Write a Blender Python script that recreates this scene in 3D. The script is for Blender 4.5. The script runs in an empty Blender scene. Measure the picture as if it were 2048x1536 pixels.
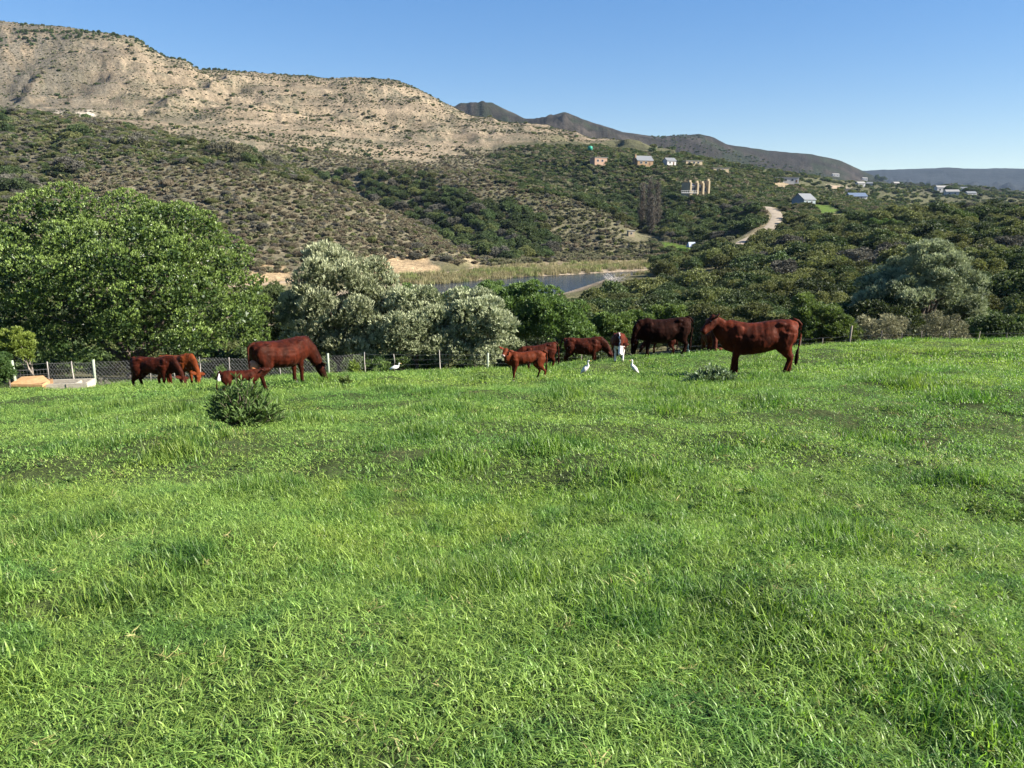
import bpy, bmesh, math, random
import numpy as np
from mathutils import Vector, Matrix

# ------------------------------------------------------------------ camera, sky, sun, exposure
S = bpy.context.scene
COL = S.collection
PITCH = math.radians(12.8)
FPX = 1535.0                       # focal length in pixels of a 2048 wide frame
cam_d = bpy.data.cameras.new('camera')
cam = bpy.data.objects.new('camera', cam_d)
COL.objects.link(cam)
cam_d.sensor_width = 36.0
cam_d.lens = 36.0 * FPX / 2048.0
cam_d.clip_start = 0.05
cam_d.clip_end = 20000
cam.location = (0, 0, 0)
cam.rotation_euler = (math.pi / 2 - PITCH, 0, 0)
S.camera = cam

SUN_EL = math.radians(32)
SUN_AZ = math.radians(-10)         # 0 = straight to the right (+x), negative = towards the viewer's side
sdir = Vector((math.cos(SUN_EL) * math.cos(SUN_AZ), math.cos(SUN_EL) * math.sin(SUN_AZ), math.sin(SUN_EL)))
W = bpy.data.worlds.new('World')
S.world = W
W.use_nodes = True
wn = W.node_tree
bg = wn.nodes['Background']
sky = wn.nodes.new('ShaderNodeTexSky')
sky.sky_type = 'NISHITA'
sky.sun_disc = False
sky.sun_elevation = SUN_EL
sky.sun_rotation = math.pi / 2 - SUN_AZ
sky.altitude = 100
sky.air_density = 1.0
sky.dust_density = 0.0
sky.ozone_density = 4.5
shs = wn.nodes.new('ShaderNodeHueSaturation')
shs.inputs['Saturation'].default_value = 1.62
shs.inputs['Hue'].default_value = 0.514
sgm = wn.nodes.new('ShaderNodeGamma')
sgm.inputs[1].default_value = 0.58
wn.links.new(sky.outputs[0], sgm.inputs[0])
wn.links.new(sgm.outputs[0], shs.inputs['Color'])
wn.links.new(shs.outputs[0], bg.inputs[0])
bg.inputs[1].default_value = 0.098
sl = bpy.data.lights.new('sun', 'SUN')
sl.energy = 5.0
sl.angle = math.radians(0.5)
sl.color = (1.0, 0.93, 0.82)
sun = bpy.data.objects.new('sun', sl)
COL.objects.link(sun)
sun.rotation_euler = sdir.to_track_quat('Z', 'Y').to_euler()
sun.location = (60, -20, 60)
S.view_settings.view_transform = 'Standard'
S.view_settings.look = 'None'
S.view_settings.gamma = 1.0
S.view_settings.use_curve_mapping = False
S.view_settings.exposure = 1.65
HAZE = 0.000030
S.render.engine = 'CYCLES'
S.cycles.max_bounces = 5
S.cycles.diffuse_bounces = 3
S.cycles.glossy_bounces = 2
S.cycles.transmission_bounces = 3
S.cycles.transparent_max_bounces = 8
S.cycles.volume_bounces = 0
S.cycles.use_denoising = True

# ------------------------------------------------------------------ helpers
rng = np.random.default_rng(7)
CP, SP = math.cos(PITCH), math.sin(PITCH)

def at(u, v, Y):
    """point of the place seen at photo pixel (u, v) at forward distance Y"""
    a = (u - 1024) / FPX; b = (768 - v) / FPX
    dx, dy, dz = a, CP + b * SP, -SP + b * CP
    k = Y / dy
    return np.array((dx * k, Y, dz * k))

def proj(p):
    p = np.asarray(p, float)
    x, y, z = p[..., 0], p[..., 1], p[..., 2]
    d = y * CP - z * SP
    h = y * SP + z * CP
    d = np.where(d < 1e-3, 1e-3, d)
    return 1024 + FPX * x / d, 768 - FPX * h / d, d

def _hash(ix, iy, iz, seed):
    h = (ix * 374761393 + iy * 668265263 + iz * 2147483647 + seed * 1274126177) & 0xffffffff
    h = ((h ^ (h >> 13)) * 1274126177) & 0xffffffff
    h = (h ^ (h >> 16)) & 0xffffffff
    return h / 4294967295.0

def vnoise(x, y, seed=0):
    x = np.asarray(x, float); y = np.asarray(y, float)
    ix = np.floor(x).astype(np.int64); iy = np.floor(y).astype(np.int64)
    fx = x - ix; fy = y - iy
    fx = fx * fx * (3 - 2 * fx); fy = fy * fy * (3 - 2 * fy)
    z = np.zeros_like(ix)
    a = _hash(ix, iy, z, seed); b = _hash(ix + 1, iy, z, seed)
    c = _hash(ix, iy + 1, z, seed); d = _hash(ix + 1, iy + 1, z, seed)
    return (a * (1 - fx) + b * fx) * (1 - fy) + (c * (1 - fx) + d * fx) * fy

def fbm(x, y, octv=4, seed=0, gain=0.5):
    s = 0.0; a = 1.0; t = 0.0
    for i in range(octv):
        s = s + a * vnoise(x * 2 ** i + 17.3 * i, y * 2 ** i - 9.1 * i, seed + i)
        t += a; a *= gain
    return s / t                      # 0..1

def sstep(a, b, x):
    t = np.clip((x - a) / (b - a), 0, 1)
    return t * t * (3 - 2 * t)

def tag(o, label=None, cat=None, group=None, kind=None):
    if label: o['label'] = label
    if cat: o['category'] = cat
    if group: o['group'] = group
    if kind: o['kind'] = kind
    return o

def np_mesh(name, verts, faces, mat=None, smooth=False, attrs=None, cols=None):
    me = bpy.data.meshes.new(name)
    verts = np.asarray(verts, np.float32); faces = np.asarray(faces, np.int32)
    k = faces.shape[1]
    me.vertices.add(len(verts)); me.vertices.foreach_set('co', verts.ravel())
    me.loops.add(faces.size); me.loops.foreach_set('vertex_index', faces.ravel())
    me.polygons.add(len(faces))
    me.polygons.foreach_set('loop_start', np.arange(0, faces.size, k, dtype=np.int32))
    me.polygons.foreach_set('loop_total', np.full(len(faces), k, np.int32))
    if smooth: me.polygons.foreach_set('use_smooth', np.ones(len(faces), bool))
    me.update(calc_edges=True)
    for n, arr in (attrs or {}).items():
        at_ = me.attributes.new(n, 'FLOAT', 'POINT'); at_.data.foreach_set('value', np.asarray(arr, np.float32))
    for n, arr in (cols or {}).items():
        arr = np.asarray(arr, np.float32)
        if arr.shape[1] == 3: arr = np.hstack([arr, np.ones((len(arr), 1), np.float32)])
        at_ = me.attributes.new(n, 'FLOAT_COLOR', 'POINT'); at_.data.foreach_set('color', arr.ravel())
    if mat: me.materials.append(mat)
    return me

def obj(name, me, parent=None, loc=None):
    o = bpy.data.objects.new(name, me)
    COL.objects.link(o)
    if parent: o.parent = parent
    if loc is not None: o.location = loc
    return o

def empty(name, loc=(0, 0, 0), rz=0.0, sc=1.0):
    o = bpy.data.objects.new(name, None)
    COL.objects.link(o); o.location = loc; o.rotation_euler = (0, 0, rz); o.scale = (sc, sc, sc)
    o.empty_display_size = 0.2
    return o

class MB:
    """collects boxes, tubes and lofts into one mesh"""
    def __init__(s): s.v = []; s.f = []
    def add(s, vs, fs):
        b = len(s.v); s.v += [tuple(map(float, p)) for p in vs]; s.f += [tuple(i + b for i in f) for f in fs]
    def box(s, c, d, rz=0.0, top=1.0):
        cx, cy, cz = c; hx, hy, hz = d[0] / 2, d[1] / 2, d[2] / 2
        P = []
        for z, k in ((-hz, 1), (hz, top)):
            for x, y in ((-hx, -hy), (hx, -hy), (hx, hy), (-hx, hy)):
                x2, y2 = x * k, y * k
                P.append((cx + x2 * math.cos(rz) - y2 * math.sin(rz), cy + x2 * math.sin(rz) + y2 * math.cos(rz), cz + z))
        s.add(P, [(0, 3, 2, 1), (4, 5, 6, 7), (0, 1, 5, 4), (1, 2, 6, 5), (2, 3, 7, 6), (3, 0, 4, 7)])
    def loft(s, path, rad, n=8, up=(0, 0, 1), cap=True, power=2.0):
        """path: points; rad: (side, up) radii; rings perpendicular to the path"""
        path = [Vector(p) for p in path]; up = Vector(up); m = len(path); vs = []
        for i, p in enumerate(path):
            t = (path[min(i + 1, m - 1)] - path[max(i - 1, 0)]).normalized()
            sd = t.cross(up)
            if sd.length < 1e-4: sd = t.cross(Vector((1, 0, 0)))
            sd.normalize(); u2 = sd.cross(t).normalized()
            r = rad[i] if hasattr(rad[i], '__len__') else (rad[i], rad[i])
            for k in range(n):
                a = 2 * math.pi * k / n
                ca, sa = math.cos(a), math.sin(a)
                if power != 2.0:
                    ca = math.copysign(abs(ca) ** (2 / power), ca); sa = math.copysign(abs(sa) ** (2 / power), sa)
                vs.append(p + sd * (ca * r[0]) + u2 * (sa * r[1]))
        fs = []
        for i in range(m - 1):
            for k in range(n):
                fs.append((i * n + k, (i + 1) * n + k, (i + 1) * n + (k + 1) % n, i * n + (k + 1) % n))
        if cap:
            fs.append(tuple(range(n)))
            fs.append(tuple((m - 1) * n + k for k in reversed(range(n))))
        s.add(vs, fs)
    def ball(s, c, r, n=8):
        r = r if hasattr(r, '__len__') else (r, r, r)
        vs = [(c[0], c[1], c[2] + r[2])]; rows = n // 2
        for i in range(1, rows):
            ph = math.pi * i / rows
            for k in range(n):
                a = 2 * math.pi * k / n
                vs.append((c[0] + r[0] * math.sin(ph) * math.cos(a), c[1] + r[1] * math.sin(ph) * math.sin(a), c[2] + r[2] * math.cos(ph)))
        vs.append((c[0], c[1], c[2] - r[2])); L = len(vs) - 1; fs = []
        for k in range(n): fs.append((0, 1 + k, 1 + (k + 1) % n))
        for i in range(rows - 2):
            for k in range(n):
                a = 1 + i * n + k; b = 1 + i * n + (k + 1) % n
                fs.append((a, a + n, b + n, b))
        for k in range(n): fs.append((L, 1 + (rows - 2) * n + (k + 1) % n, 1 + (rows - 2) * n + k))
        s.add(vs, fs)
    def mesh(s, name, mat=None, smooth=False):
        me = bpy.data.meshes.new(name); me.from_pydata(s.v, [], s.f); me.update()
        if smooth: me.polygons.foreach_set('use_smooth', [True] * len(me.polygons))
        if mat: me.materials.append(mat)
        return me
    def build(s, name, mat=None, parent=None, smooth=False, loc=None):
        return obj(name, s.mesh(name, mat, smooth), parent, loc)

# ------------------------------------------------------------------ materials
def new_mat(name):
    m = bpy.data.materials.new(name); m.use_nodes = True
    nt = m.node_tree; b = nt.nodes['Principled BSDF']
    return m, nt, b

def rough_mat(name, c, c2=None, scale=8.0, rough=0.9, bump=0.0, detail=6, spec=0.2, metallic=0.0, coord='obj'):
    """surface with two mixed tones and fine relief"""
    m, nt, b = new_mat(name); L = nt.links
    b.inputs['Roughness'].default_value = rough
    b.inputs['Specular IOR Level'].default_value = spec
    b.inputs['Metallic'].default_value = metallic
    c2 = c2 or tuple(x * 0.7 for x in c)
    tc = nt.nodes.new('ShaderNodeTexCoord'); nz = nt.nodes.new('ShaderNodeTexNoise')
    nz.inputs['Scale'].default_value = scale; nz.inputs['Detail'].default_value = detail
    nz.inputs['Roughness'].default_value = 0.65
    L.new(tc.outputs['Object'], nz.inputs['Vector'])
    r = nt.nodes.new('ShaderNodeValToRGB')
    r.color_ramp.elements[0].position = 0.35; r.color_ramp.elements[0].color = (*c2, 1)
    r.color_ramp.elements[1].position = 0.65; r.color_ramp.elements[1].color = (*c, 1)
    L.new(nz.outputs['Fac'], r.inputs[0]); L.new(r.outputs[0], b.inputs['Base Color'])
    if bump:
        bp = nt.nodes.new('ShaderNodeBump'); bp.inputs['Strength'].default_value = bump; bp.inputs['Distance'].default_value = 0.05
        L.new(nz.outputs['Fac'], bp.inputs['Height']); L.new(bp.outputs[0], b.inputs['Normal'])
    return m

def leaf_mat(name, dark, light, transl=0.35, rough=0.55, spec=0.35, var=0.25, tcol=None, world=None):
    """leaf: tone from the per-leaf attribute 'tint', varied per plant; part of the light passes through"""
    m, nt, b = new_mat(name); L = nt.links; N = nt.nodes
    at_ = N.new('ShaderNodeAttribute'); at_.attribute_name = 'tint'
    r = N.new('ShaderNodeValToRGB')
    r.color_ramp.elements[0].color = (*dark, 1); r.color_ramp.elements[1].color = (*light, 1)
    L.new(at_.outputs['Fac'], r.inputs[0])
    oi = N.new('ShaderNodeObjectInfo')
    mr = N.new('ShaderNodeMapRange'); mr.inputs['To Min'].default_value = 1 - var; mr.inputs['To Max'].default_value = 1 + var
    L.new(oi.outputs['Random'], mr.inputs['Value'])
    hs = N.new('ShaderNodeHueSaturation')
    L.new(r.outputs[0], hs.inputs['Color']); L.new(mr.outputs[0], hs.inputs['Value'])
    mh = N.new('ShaderNodeMath'); mh.operation = 'MULTIPLY'; mh.inputs[1].default_value = 7.31
    fr = N.new('ShaderNodeMath'); fr.operation = 'FRACT'
    L.new(oi.outputs['Random'], mh.inputs[0]); L.new(mh.outputs[0], fr.inputs[0])
    m2 = N.new('ShaderNodeMapRange'); m2.inputs['To Min'].default_value = 0.5 - 0.012; m2.inputs['To Max'].default_value = 0.5 + 0.012
    L.new(fr.outputs[0], m2.inputs['Value']); L.new(m2.outputs[0], hs.inputs['Hue'])
    col = hs.outputs[0]
    if world:                       # patches of another growth; dark ones also paint shadow into the colour
        ge = N.new('ShaderNodeNewGeometry')
        for sc_, cc, lo, hi, amt in world:
            nz = N.new('ShaderNodeTexNoise'); nz.inputs['Scale'].default_value = sc_; nz.inputs['Detail'].default_value = 4
            L.new(ge.outputs['Position'], nz.inputs['Vector'])
            q = N.new('ShaderNodeMapRange'); q.inputs['From Min'].default_value = lo; q.inputs['From Max'].default_value = hi
            q.inputs['To Max'].default_value = amt
            L.new(nz.outputs['Fac'], q.inputs['Value'])
            mx = N.new('ShaderNodeMix'); mx.data_type = 'RGBA'; mx.blend_type = 'MULTIPLY'
            L.new(q.outputs[0], mx.inputs['Factor']); L.new(col, mx.inputs['A']); mx.inputs['B'].default_value = (*cc, 1)
            col = mx.outputs['Result']
    L.new(col, b.inputs['Base Color'])
    b.inputs['Roughness'].default_value = rough; b.inputs['Specular IOR Level'].default_value = spec
    if transl > 0:
        tr = N.new('ShaderNodeBsdfTranslucent'); ms = N.new('ShaderNodeMixShader'); ms.inputs[0].default_value = transl
        tm = N.new('ShaderNodeMix'); tm.data_type = 'RGBA'; tm.blend_type = 'MULTIPLY'; tm.inputs['Factor'].default_value = 1.0
        L.new(col, tm.inputs['A']); tm.inputs['B'].default_value = (*(tcol or (1.1, 1.1, 0.6)), 1)
        L.new(tm.outputs['Result'], tr.inputs[0])
        L.new(b.outputs[0], ms.inputs[1]); L.new(tr.outputs[0], ms.inputs[2])
        L.new(ms.outputs[0], N['Material Output'].inputs['Surface'])
    return m

# ------------------------------------------------------------------ terrain: height table on a polar grid
AZ = np.radians(np.concatenate([np.arange(-180, -50, 5.0), np.arange(-50, -40, 1.0), np.arange(-40, 40.01, 0.1),
                                np.arange(41, 51, 1.0), np.arange(55, 180.1, 5.0)]))
_r = [0.6]
while _r[-1] < 60: _r.append(_r[-1] * 1.03 + 0.02)
while _r[-1] < 1250: _r.append(_r[-1] * 1.0115)
while _r[-1] < 7500: _r.append(_r[-1] * 1.035)
RR = np.array(_r)

def zc(u, v, Y): p = at(u, v, Y); return (p[0], p[1], p[2])
def zz(u, Y, z): return ((u - 1024) / FPX / 1.02 * Y, Y, z)
curves = [
 [zz(-300, 8, -2.9), zz(1000, 8, -2.72), zz(2350, 8, -2.55)],
 [zz(-300, 14, -4.0), zz(0, 14, -3.9), zz(560, 14, -3.72), zz(1050, 14, -3.55), zz(1500, 14, -3.4), zz(2350, 14, -3.2)],
 [zc(-300, 806, 22), zc(0, 798, 22), zc(560, 777, 20.6), zc(1050, 764, 20), zc(1500, 753, 19.5), zc(1800, 738, 20), zc(2048, 730, 20), zc(2350, 722, 20)],
 [zc(-300, 796, 26), zc(0, 790, 26.5), zc(300, 779, 27.5), zc(560, 763, 28), zc(850, 752, 28), zc(1050, 741, 27), zc(1200, 731, 27), zc(1300, 723, 27), zc(1500, 709, 27), zc(1600, 699, 28), zc(1700, 692, 29), zc(1850, 689, 29), zc(2048, 686, 29), zc(2350, 676, 29)],
 [zc(-300, 787, 29), zc(27, 783, 30.5), zc(187, 770, 34), zc(400, 763, 36), zc(660, 752, 39), zc(975, 745, 42), zc(1150, 741, 44), zc(1377, 729, 45), zc(1600, 712, 47), zc(1693, 706, 48), zc(2048, 700, 50), zc(2350, 695, 52)],
 [zz(-300, 66, -13), zz(500, 66, -14), zz(1100, 70, -14.5), zz(1500, 72, -13), zz(2048, 72, -11), zz(2350, 72, -10)],
 [zz(-300, 130, -17), zz(900, 140, -17.2), zz(1300, 140, -16.6), zz(1550, 130, -14), zz(1800, 120, -11), zz(2048, 120, -9.5), zz(2350, 120, -9)],
 [zz(-300, 150, -17.3), zz(520, 155, -17.3), zz(800, 172, -17.3), zz(1150, 180, -17.2), zz(1350, 190, -16.8), zz(1500, 190, -14.5), zz(1700, 190, -9.5), zz(2048, 190, -6), zz(2350, 190, -5)],
 [zc(-300, 600, 160), zc(300, 580, 166), zc(520, 568, 168), zc(700, 551, 188), zc(920, 545, 212), zc(1290, 524, 262), zc(1400, 508, 285), zc(1500, 480, 280), zc(1600, 458, 280), zc(1750, 440, 280), zc(2048, 432, 250), zc(2350, 430, 240)],
 [zc(-300, 205, 480), zc(0, 230, 470), zc(200, 246, 460), zc(300, 270, 440), zc(450, 303, 410), zc(590, 345, 380), zc(740, 408, 330), zc(850, 465, 290), zc(905, 498, 262), zc(950, 524, 250), zc(1290, 519, 275), zc(1400, 497, 310), zc(1500, 468, 310), zc(1600, 446, 315), zc(1750, 428, 330), zc(1900, 418, 320), zc(2048, 413, 305), zc(2350, 405, 300)],
 [zz(-300, 560, 62), zz(0, 545, 57), zz(300, 540, 43), zz(590, 460, 14), zz(740, 400, 0), zz(850, 350, -8), zz(905, 300, -14), zz(950, 264, -16.5), zc(1290, 515, 290), zc(1400, 478, 335), zc(1500, 452, 340), zc(1600, 432, 350), zc(1700, 424, 380), zz(1850, 420, -3), zz(2048, 420, -6), zz(2350, 420, -6)],
 [zz(-300, 650, 80), zc(0, 226, 650), zc(300, 241, 640), zc(450, 268, 600), zc(590, 300, 560), zc(700, 318, 540), zc(770, 332, 520), zc(980, 347, 480), zc(1100, 377, 430), zc(1170, 402, 400), zc(1230, 440, 360), zc(1280, 482, 322), zc(1310, 500, 306), zc(1400, 455, 365), zc(1500, 430, 372), zc(1600, 418, 400), zc(1700, 412, 440), zz(1850, 520, -3), zz(2048, 520, -6), zz(2350, 520, -6)],
 [zz(-300, 700, 92), zz(0, 700, 84), zz(300, 690, 76), zz(590, 610, 48), zz(770, 570, 31), zz(980, 540, 21), zz(1100, 500, 11), zz(1170, 460, 3), zz(1280, 400, -9), zz(1310, 385, -9), zc(1400, 418, 405), zc(1500, 410, 430), zc(1600, 402, 480), zc(1700, 398, 560), zz(1850, 700, 0), zz(2048, 700, -5), zz(2350, 700, -5)],
 [zz(-300, 760, 106), zc(0, 200, 745), zc(300, 216, 735), zc(450, 232, 720), zc(590, 262, 700), zc(770, 302, 680), zc(980, 320, 660), zc(1100, 314, 650), zc(1190, 306, 640), zc(1280, 315, 640), zc(1400, 328, 650), zc(1500, 348, 680), zc(1600, 364, 750), zc(1700, 380, 850), zc(1850, 389, 1000), zc(2048, 395, 1000), zc(2350, 395, 1000)],
 [zc(-300, 58, 1000), zc(0, 50, 1000), zc(120, 58, 1000), zc(200, 69, 1000), zc(270, 80, 1000), zc(305, 102, 1015), zc(330, 118, 1025), zc(372, 127, 1050), zc(398, 147, 1080), zc(500, 152, 1110), zc(600, 160, 1150), zc(660, 165, 1150), zc(700, 163, 1150), zc(790, 167, 1150), zc(835, 183, 1130), zc(870, 200, 1120), zc(935, 234, 1080), zc(1000, 247, 1050), zc(1150, 277, 1000), zc(1300, 306, 950), zc(1400, 322, 950), zc(1500, 340, 1000), zc(1600, 352, 1100), zc(1700, 366, 1200), zc(2048, 388, 1200), zc(2350, 388, 1200)],
 [zz(-300, 1500, 150), zz(600, 1500, 140), zz(935, 1450, 110), zz(1150, 1400, 70), zz(1300, 1400, 50), zz(1700, 1700, 30), zz(2350, 1700, 25)],
 [zz(-300, 2200, 200), zz(600, 2200, 220), zc(870, 225, 2200), zc(925, 214, 2200), zc(990, 213, 2200), zc(1050, 241, 2200), zc(1085, 238, 2200), zc(1128, 227, 2200), zc(1180, 246, 2250), zc(1250, 268, 2300), zc(1320, 277, 2300), zc(1400, 271, 2400), zc(1425, 276, 2400), zc(1455, 291, 2400), zc(1530, 302, 2600), zc(1620, 309, 2700), zc(1680, 322, 2700), zc(1725, 343, 2700), zc(1790, 372, 2700), zc(2048, 385, 2700), zc(2350, 390, 2700)],
 [zz(-300, 3600, 150), zz(1024, 3600, 150), zz(1700, 3600, 80), zz(2350, 3600, 60)],
 [zz(-300, 4300, 200), zz(1024, 4300, 180), zc(1720, 375, 4300), zc(2048, 380, 4200), zc(2350, 380, 4200)],
 [zz(-300, 4900, 250), zz(1024, 4900, 240), zc(1650, 345, 4900), zc(1725, 341, 4900), zc(1800, 338, 4900), zc(1900, 335, 4900), zc(1960, 337, 4900), zc(2048, 337, 4900), zc(2350, 333, 4900)],
 [zz(-300, 7600, 260), zz(2350, 7600, 260)],
]
def curve_on_az(c):
    c = np.array(c); az = np.arctan2(c[:, 0], c[:, 1]); r = np.hypot(c[:, 0], c[:, 1])
    o = np.argsort(az); az, r, z = az[o], r[o], c[o, 2]
    rb = (r[0] + r[-1]) / 2; zb = (z[0] + z[-1]) / 2
    az = np.concatenate([[-math.pi], az, [math.pi]]); r = np.concatenate([[rb], r, [rb]]); z = np.concatenate([[zb], z, [zb]])
    return np.interp(AZ, az, r), np.interp(AZ, az, z)
CR, CZ = [np.full(len(AZ), 0.0)], [np.full(len(AZ), -1.6)]
for c in curves:
    r_, z_ = curve_on_az(c); CR.append(np.maximum(r_, CR[-1] + 0.5)); CZ.append(z_)
CR = np.array(CR).T; CZ = np.array(CZ).T          # az x curves
_m = np.where(np.abs(AZ) < math.radians(40.05))[0]
for j in range(1, CR.shape[1]):
    w_ = 25 if j < 4 else (14 if j < 8 else (5 if j < 13 else 2))
    kn = np.hanning(2 * w_ + 3)[1:-1]; kn /= kn.sum()
    for A_ in (CR, CZ):
        seg = A_[_m, j]; A_[_m, j] = np.convolve(np.pad(seg, w_, mode='edge'), kn, mode='valid')

def pchip(xs, ys, x):
    h = np.diff(xs); d = np.diff(ys) / h; n = len(xs); m = np.zeros(n)
    for i in range(1, n - 1):
        if d[i - 1] * d[i] > 0:
            w1 = 2 * h[i] + h[i - 1]; w2 = h[i] + 2 * h[i - 1]
            m[i] = (w1 + w2) / (w1 / d[i - 1] + w2 / d[i])
    m[0] = d[0]; m[-1] = d[-1]
    k = np.clip(np.searchsorted(xs, x) - 1, 0, n - 2); t = (x - xs[k]) / h[k]
    return (ys[k] * (1 + 2 * t) * (1 - t) ** 2 + m[k] * h[k] * t * (1 - t) ** 2 + ys[k + 1] * t * t * (3 - 2 * t) + m[k + 1] * h[k] * t * t * (t - 1))
TZ = np.stack([pchip(CR[i], CZ[i], RR) for i in range(len(AZ))])      # az x r
AZG, RG = np.meshgrid(AZ, RR, indexing='ij')
GX = RG * np.sin(AZG); GY = RG * np.cos(AZG)
# relief: hollows and shoulders, gullies running down the slopes, small unevenness
GU, GV, GD = proj(np.stack([GX, GY, TZ], -1))
n1 = fbm(GX / 90, GY / 90, 4, 3) - 0.5
n2 = fbm(GX / 22, GY / 22, 4, 11) - 0.5
ridged = 1 - np.abs(2 * fbm(GX / 70 + 0.5 * n1, GY / 160, 4, 23) - 1)
amp = sstep(230, 420, RG) * (1 - 0.0 * RG)
TZ = TZ + n1 * 7 * amp * sstep(500, 1100, RG).clip(0.3, 1) + n2 * 2.6 * amp
hillface = sstep(700, 800, RG) * (1 - sstep(960, 1060, RG)) * (GU < 1350)
TZ = TZ + (ridged - 0.75) * 17 * hillface
_q = TZ / 15.0 + 0.6 * n1; _f = _q - np.floor(_q)
TZ = TZ + hillface * 15.0 * 0.38 * (sstep(0.35, 0.65, _f) - _f) * sstep(0.45, 0.6, fbm(GX / 55, GY / 55, 3, 29))
TZ = TZ + (fbm(GX / 110, GY / 260, 6, 41, 0.58) - 0.5) * 110 * sstep(1300, 1700, RG) * (1 - sstep(1980, 2120, RG)) * 0.8
TZ = TZ + (1 - np.abs(2 * fbm(GX / 260, GY / 900, 4, 47) - 1) - 0.7) * 190 * sstep(3900, 4350, RG) * (1 - sstep(4650, 4860, RG))
TZ = TZ + (fbm(GX / 3.2, GY / 3.2, 3, 5) - 0.5) * 0.36 * (1 - sstep(40, 60, RG)) * sstep(1.5, 4, RG)
TZ = TZ + (fbm(GX / 0.9, GY / 0.9, 2, 8) - 0.5) * 0.20 * (1 - sstep(30, 45, RG)) * sstep(1.5, 4, RG)
TZ = TZ + (fbm(GX / 9, GY / 9, 3, 6) - 0.5) * 0.7 * sstep(55, 80, RG) * (1 - sstep(1100, 1300, RG))

def poly_sd(px, py, poly):
    """signed distance to a polygon, negative inside"""
    poly = np.asarray(poly, float); d = np.full(px.shape, 1e9); ins = np.zeros(px.shape, bool)
    for (x1, y1), (x2, y2) in zip(poly, np.roll(poly, -1, 0)):
        ex, ey = x2 - x1, y2 - y1; L2 = ex * ex + ey * ey + 1e-12
        t = np.clip(((px - x1) * ex + (py - y1) * ey) / L2, 0, 1)
        d = np.minimum(d, np.hypot(px - x1 - t * ex, py - y1 - t * ey))
        c = ((y1 > py) != (y2 > py)) & (px < ex * (py - y1) / (ey + 1e-12) + x1)
        ins ^= c
    return np.where(ins, -d, d)

# river
WZ = -17.8
def on_plane(u, v, z):
    a = (u - 1024) / FPX; b = (768 - v) / FPX
    dy, dz = CP + b * SP, -SP + b * CP
    k = z / dz
    return (a * k, dy * k)
river_uv = [(560, 606), (700, 588), (860, 568), (1000, 556.5), (1130, 549), (1220, 544), (1290, 540.5), (1340, 537), (1350, 539), (1300, 546), (1215, 557), (1165, 574), (1135, 584), (1050, 600), (900, 615), (700, 640), (560, 652)]
RIVER = np.array([on_plane(u, v, WZ) for u, v in river_uv])
near_r = (RG > 80) & (RG < 330) & (np.abs(AZG) < 0.75)
sd = np.full(GX.shape, 1e3); sd[near_r] = poly_sd(GX[near_r], GY[near_r], RIVER)
t_ = np.clip(sd / 14, 0, 1); t_ = t_ * t_ * (3 - 2 * t_)
bank = np.where(sd < 0, WZ - np.minimum(1.2, -sd * 0.4), WZ + np.minimum(0.9, sd * 0.12 + 0.05))
TZ = np.where(sd < 14, bank * (1 - t_) + TZ * t_, TZ)

def _tab(T, x, y):
    az = np.arctan2(x, y); r = np.hypot(x, y)
    i = np.clip(np.searchsorted(AZ, az) - 1, 0, len(AZ) - 2); j = np.clip(np.searchsorted(RR, r) - 1, 0, len(RR) - 2)
    a = np.clip((az - AZ[i]) / (AZ[i + 1] - AZ[i]), 0, 1); b = np.clip((r - RR[j]) / (RR[j + 1] - RR[j]), 0, 1)
    return (T[i, j] * (1 - a) + T[i + 1, j] * a) * (1 - b) + (T[i, j + 1] * (1 - a) + T[i + 1, j + 1] * a) * b
def H(x, y): return _tab(TZ, np.asarray(x, float), np.asarray(y, float))

_YS = np.exp(np.linspace(math.log(3), math.log(7000), 3000))
def hit(u, v, ymin=3.0):
    """first ground point seen at a photo pixel"""
    a = (u - 1024) / FPX; b = (768 - v) / FPX
    dx, dy, dz = a, CP + b * SP, -SP + b * CP
    ys = _YS[_YS > ymin]; k = ys / dy
    below = dz * k < H(dx * k, ys)
    if not below.any(): return np.array((dx * ys[-1] / dy, ys[-1], 0))
    i = int(np.argmax(below)); Y = ys[i] if i == 0 else 0.5 * (ys[i] + ys[i - 1]); k = Y / dy
    return np.array((dx * k, Y, float(H(dx * k, Y))))

# roads: level the ground along them
def smooth_line(pts, n=60):
    pts = np.array(pts, float); t = np.arange(len(pts)); tt = np.linspace(0, len(pts) - 1, n)
    out = np.stack([np.interp(tt, t, pts[:, k]) for k in range(pts.shape[1])], 1)
    for _ in range(3): out[1:-1] = (out[:-2] + 2 * out[1:-1] + out[2:]) / 4
    return out
def line_dist(px, py, line):
    d = np.full(px.shape, 1e9); z = np.zeros(px.shape)
    for a, b in zip(line[:-1], line[1:]):
        ex, ey = b[0] - a[0], b[1] - a[1]; L2 = ex * ex + ey * ey + 1e-9
        t = np.clip(((px - a[0]) * ex + (py - a[1]) * ey) / L2, 0, 1)
        dd = np.hypot(px - a[0] - t * ex, py - a[1] - t * ey)
        m = dd < d; d = np.where(m, dd, d); z = np.where(m, a[2] + t * (b[2] - a[2]), z)
    return d, z
def level(line, w, soft, sel):
    global TZ
    d, z = line_dist(GX[sel], GY[sel], line)
    t = 1 - sstep(w / 2, w / 2 + soft, d)
    TZ[sel] = TZ[sel] * (1 - t) + z * t
track = smooth_line([at(380, 577, 166), at(520, 569, 168), at(620, 559, 178), at(700, 552, 188), at(800, 548, 197), at(900, 545, 208), at(930, 541, 222), at(960, 534, 240)])
gravel = smooth_line([at(1478, 489, 262), at(1500, 478, 275), at(1530, 464, 292), at(1549, 446, 312), at(1556, 432, 332), at(1548, 421, 348), at(1530, 413, 362)])
sel = (RG > 120) & (RG < 420) & (np.abs(AZG) < 0.6)
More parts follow.
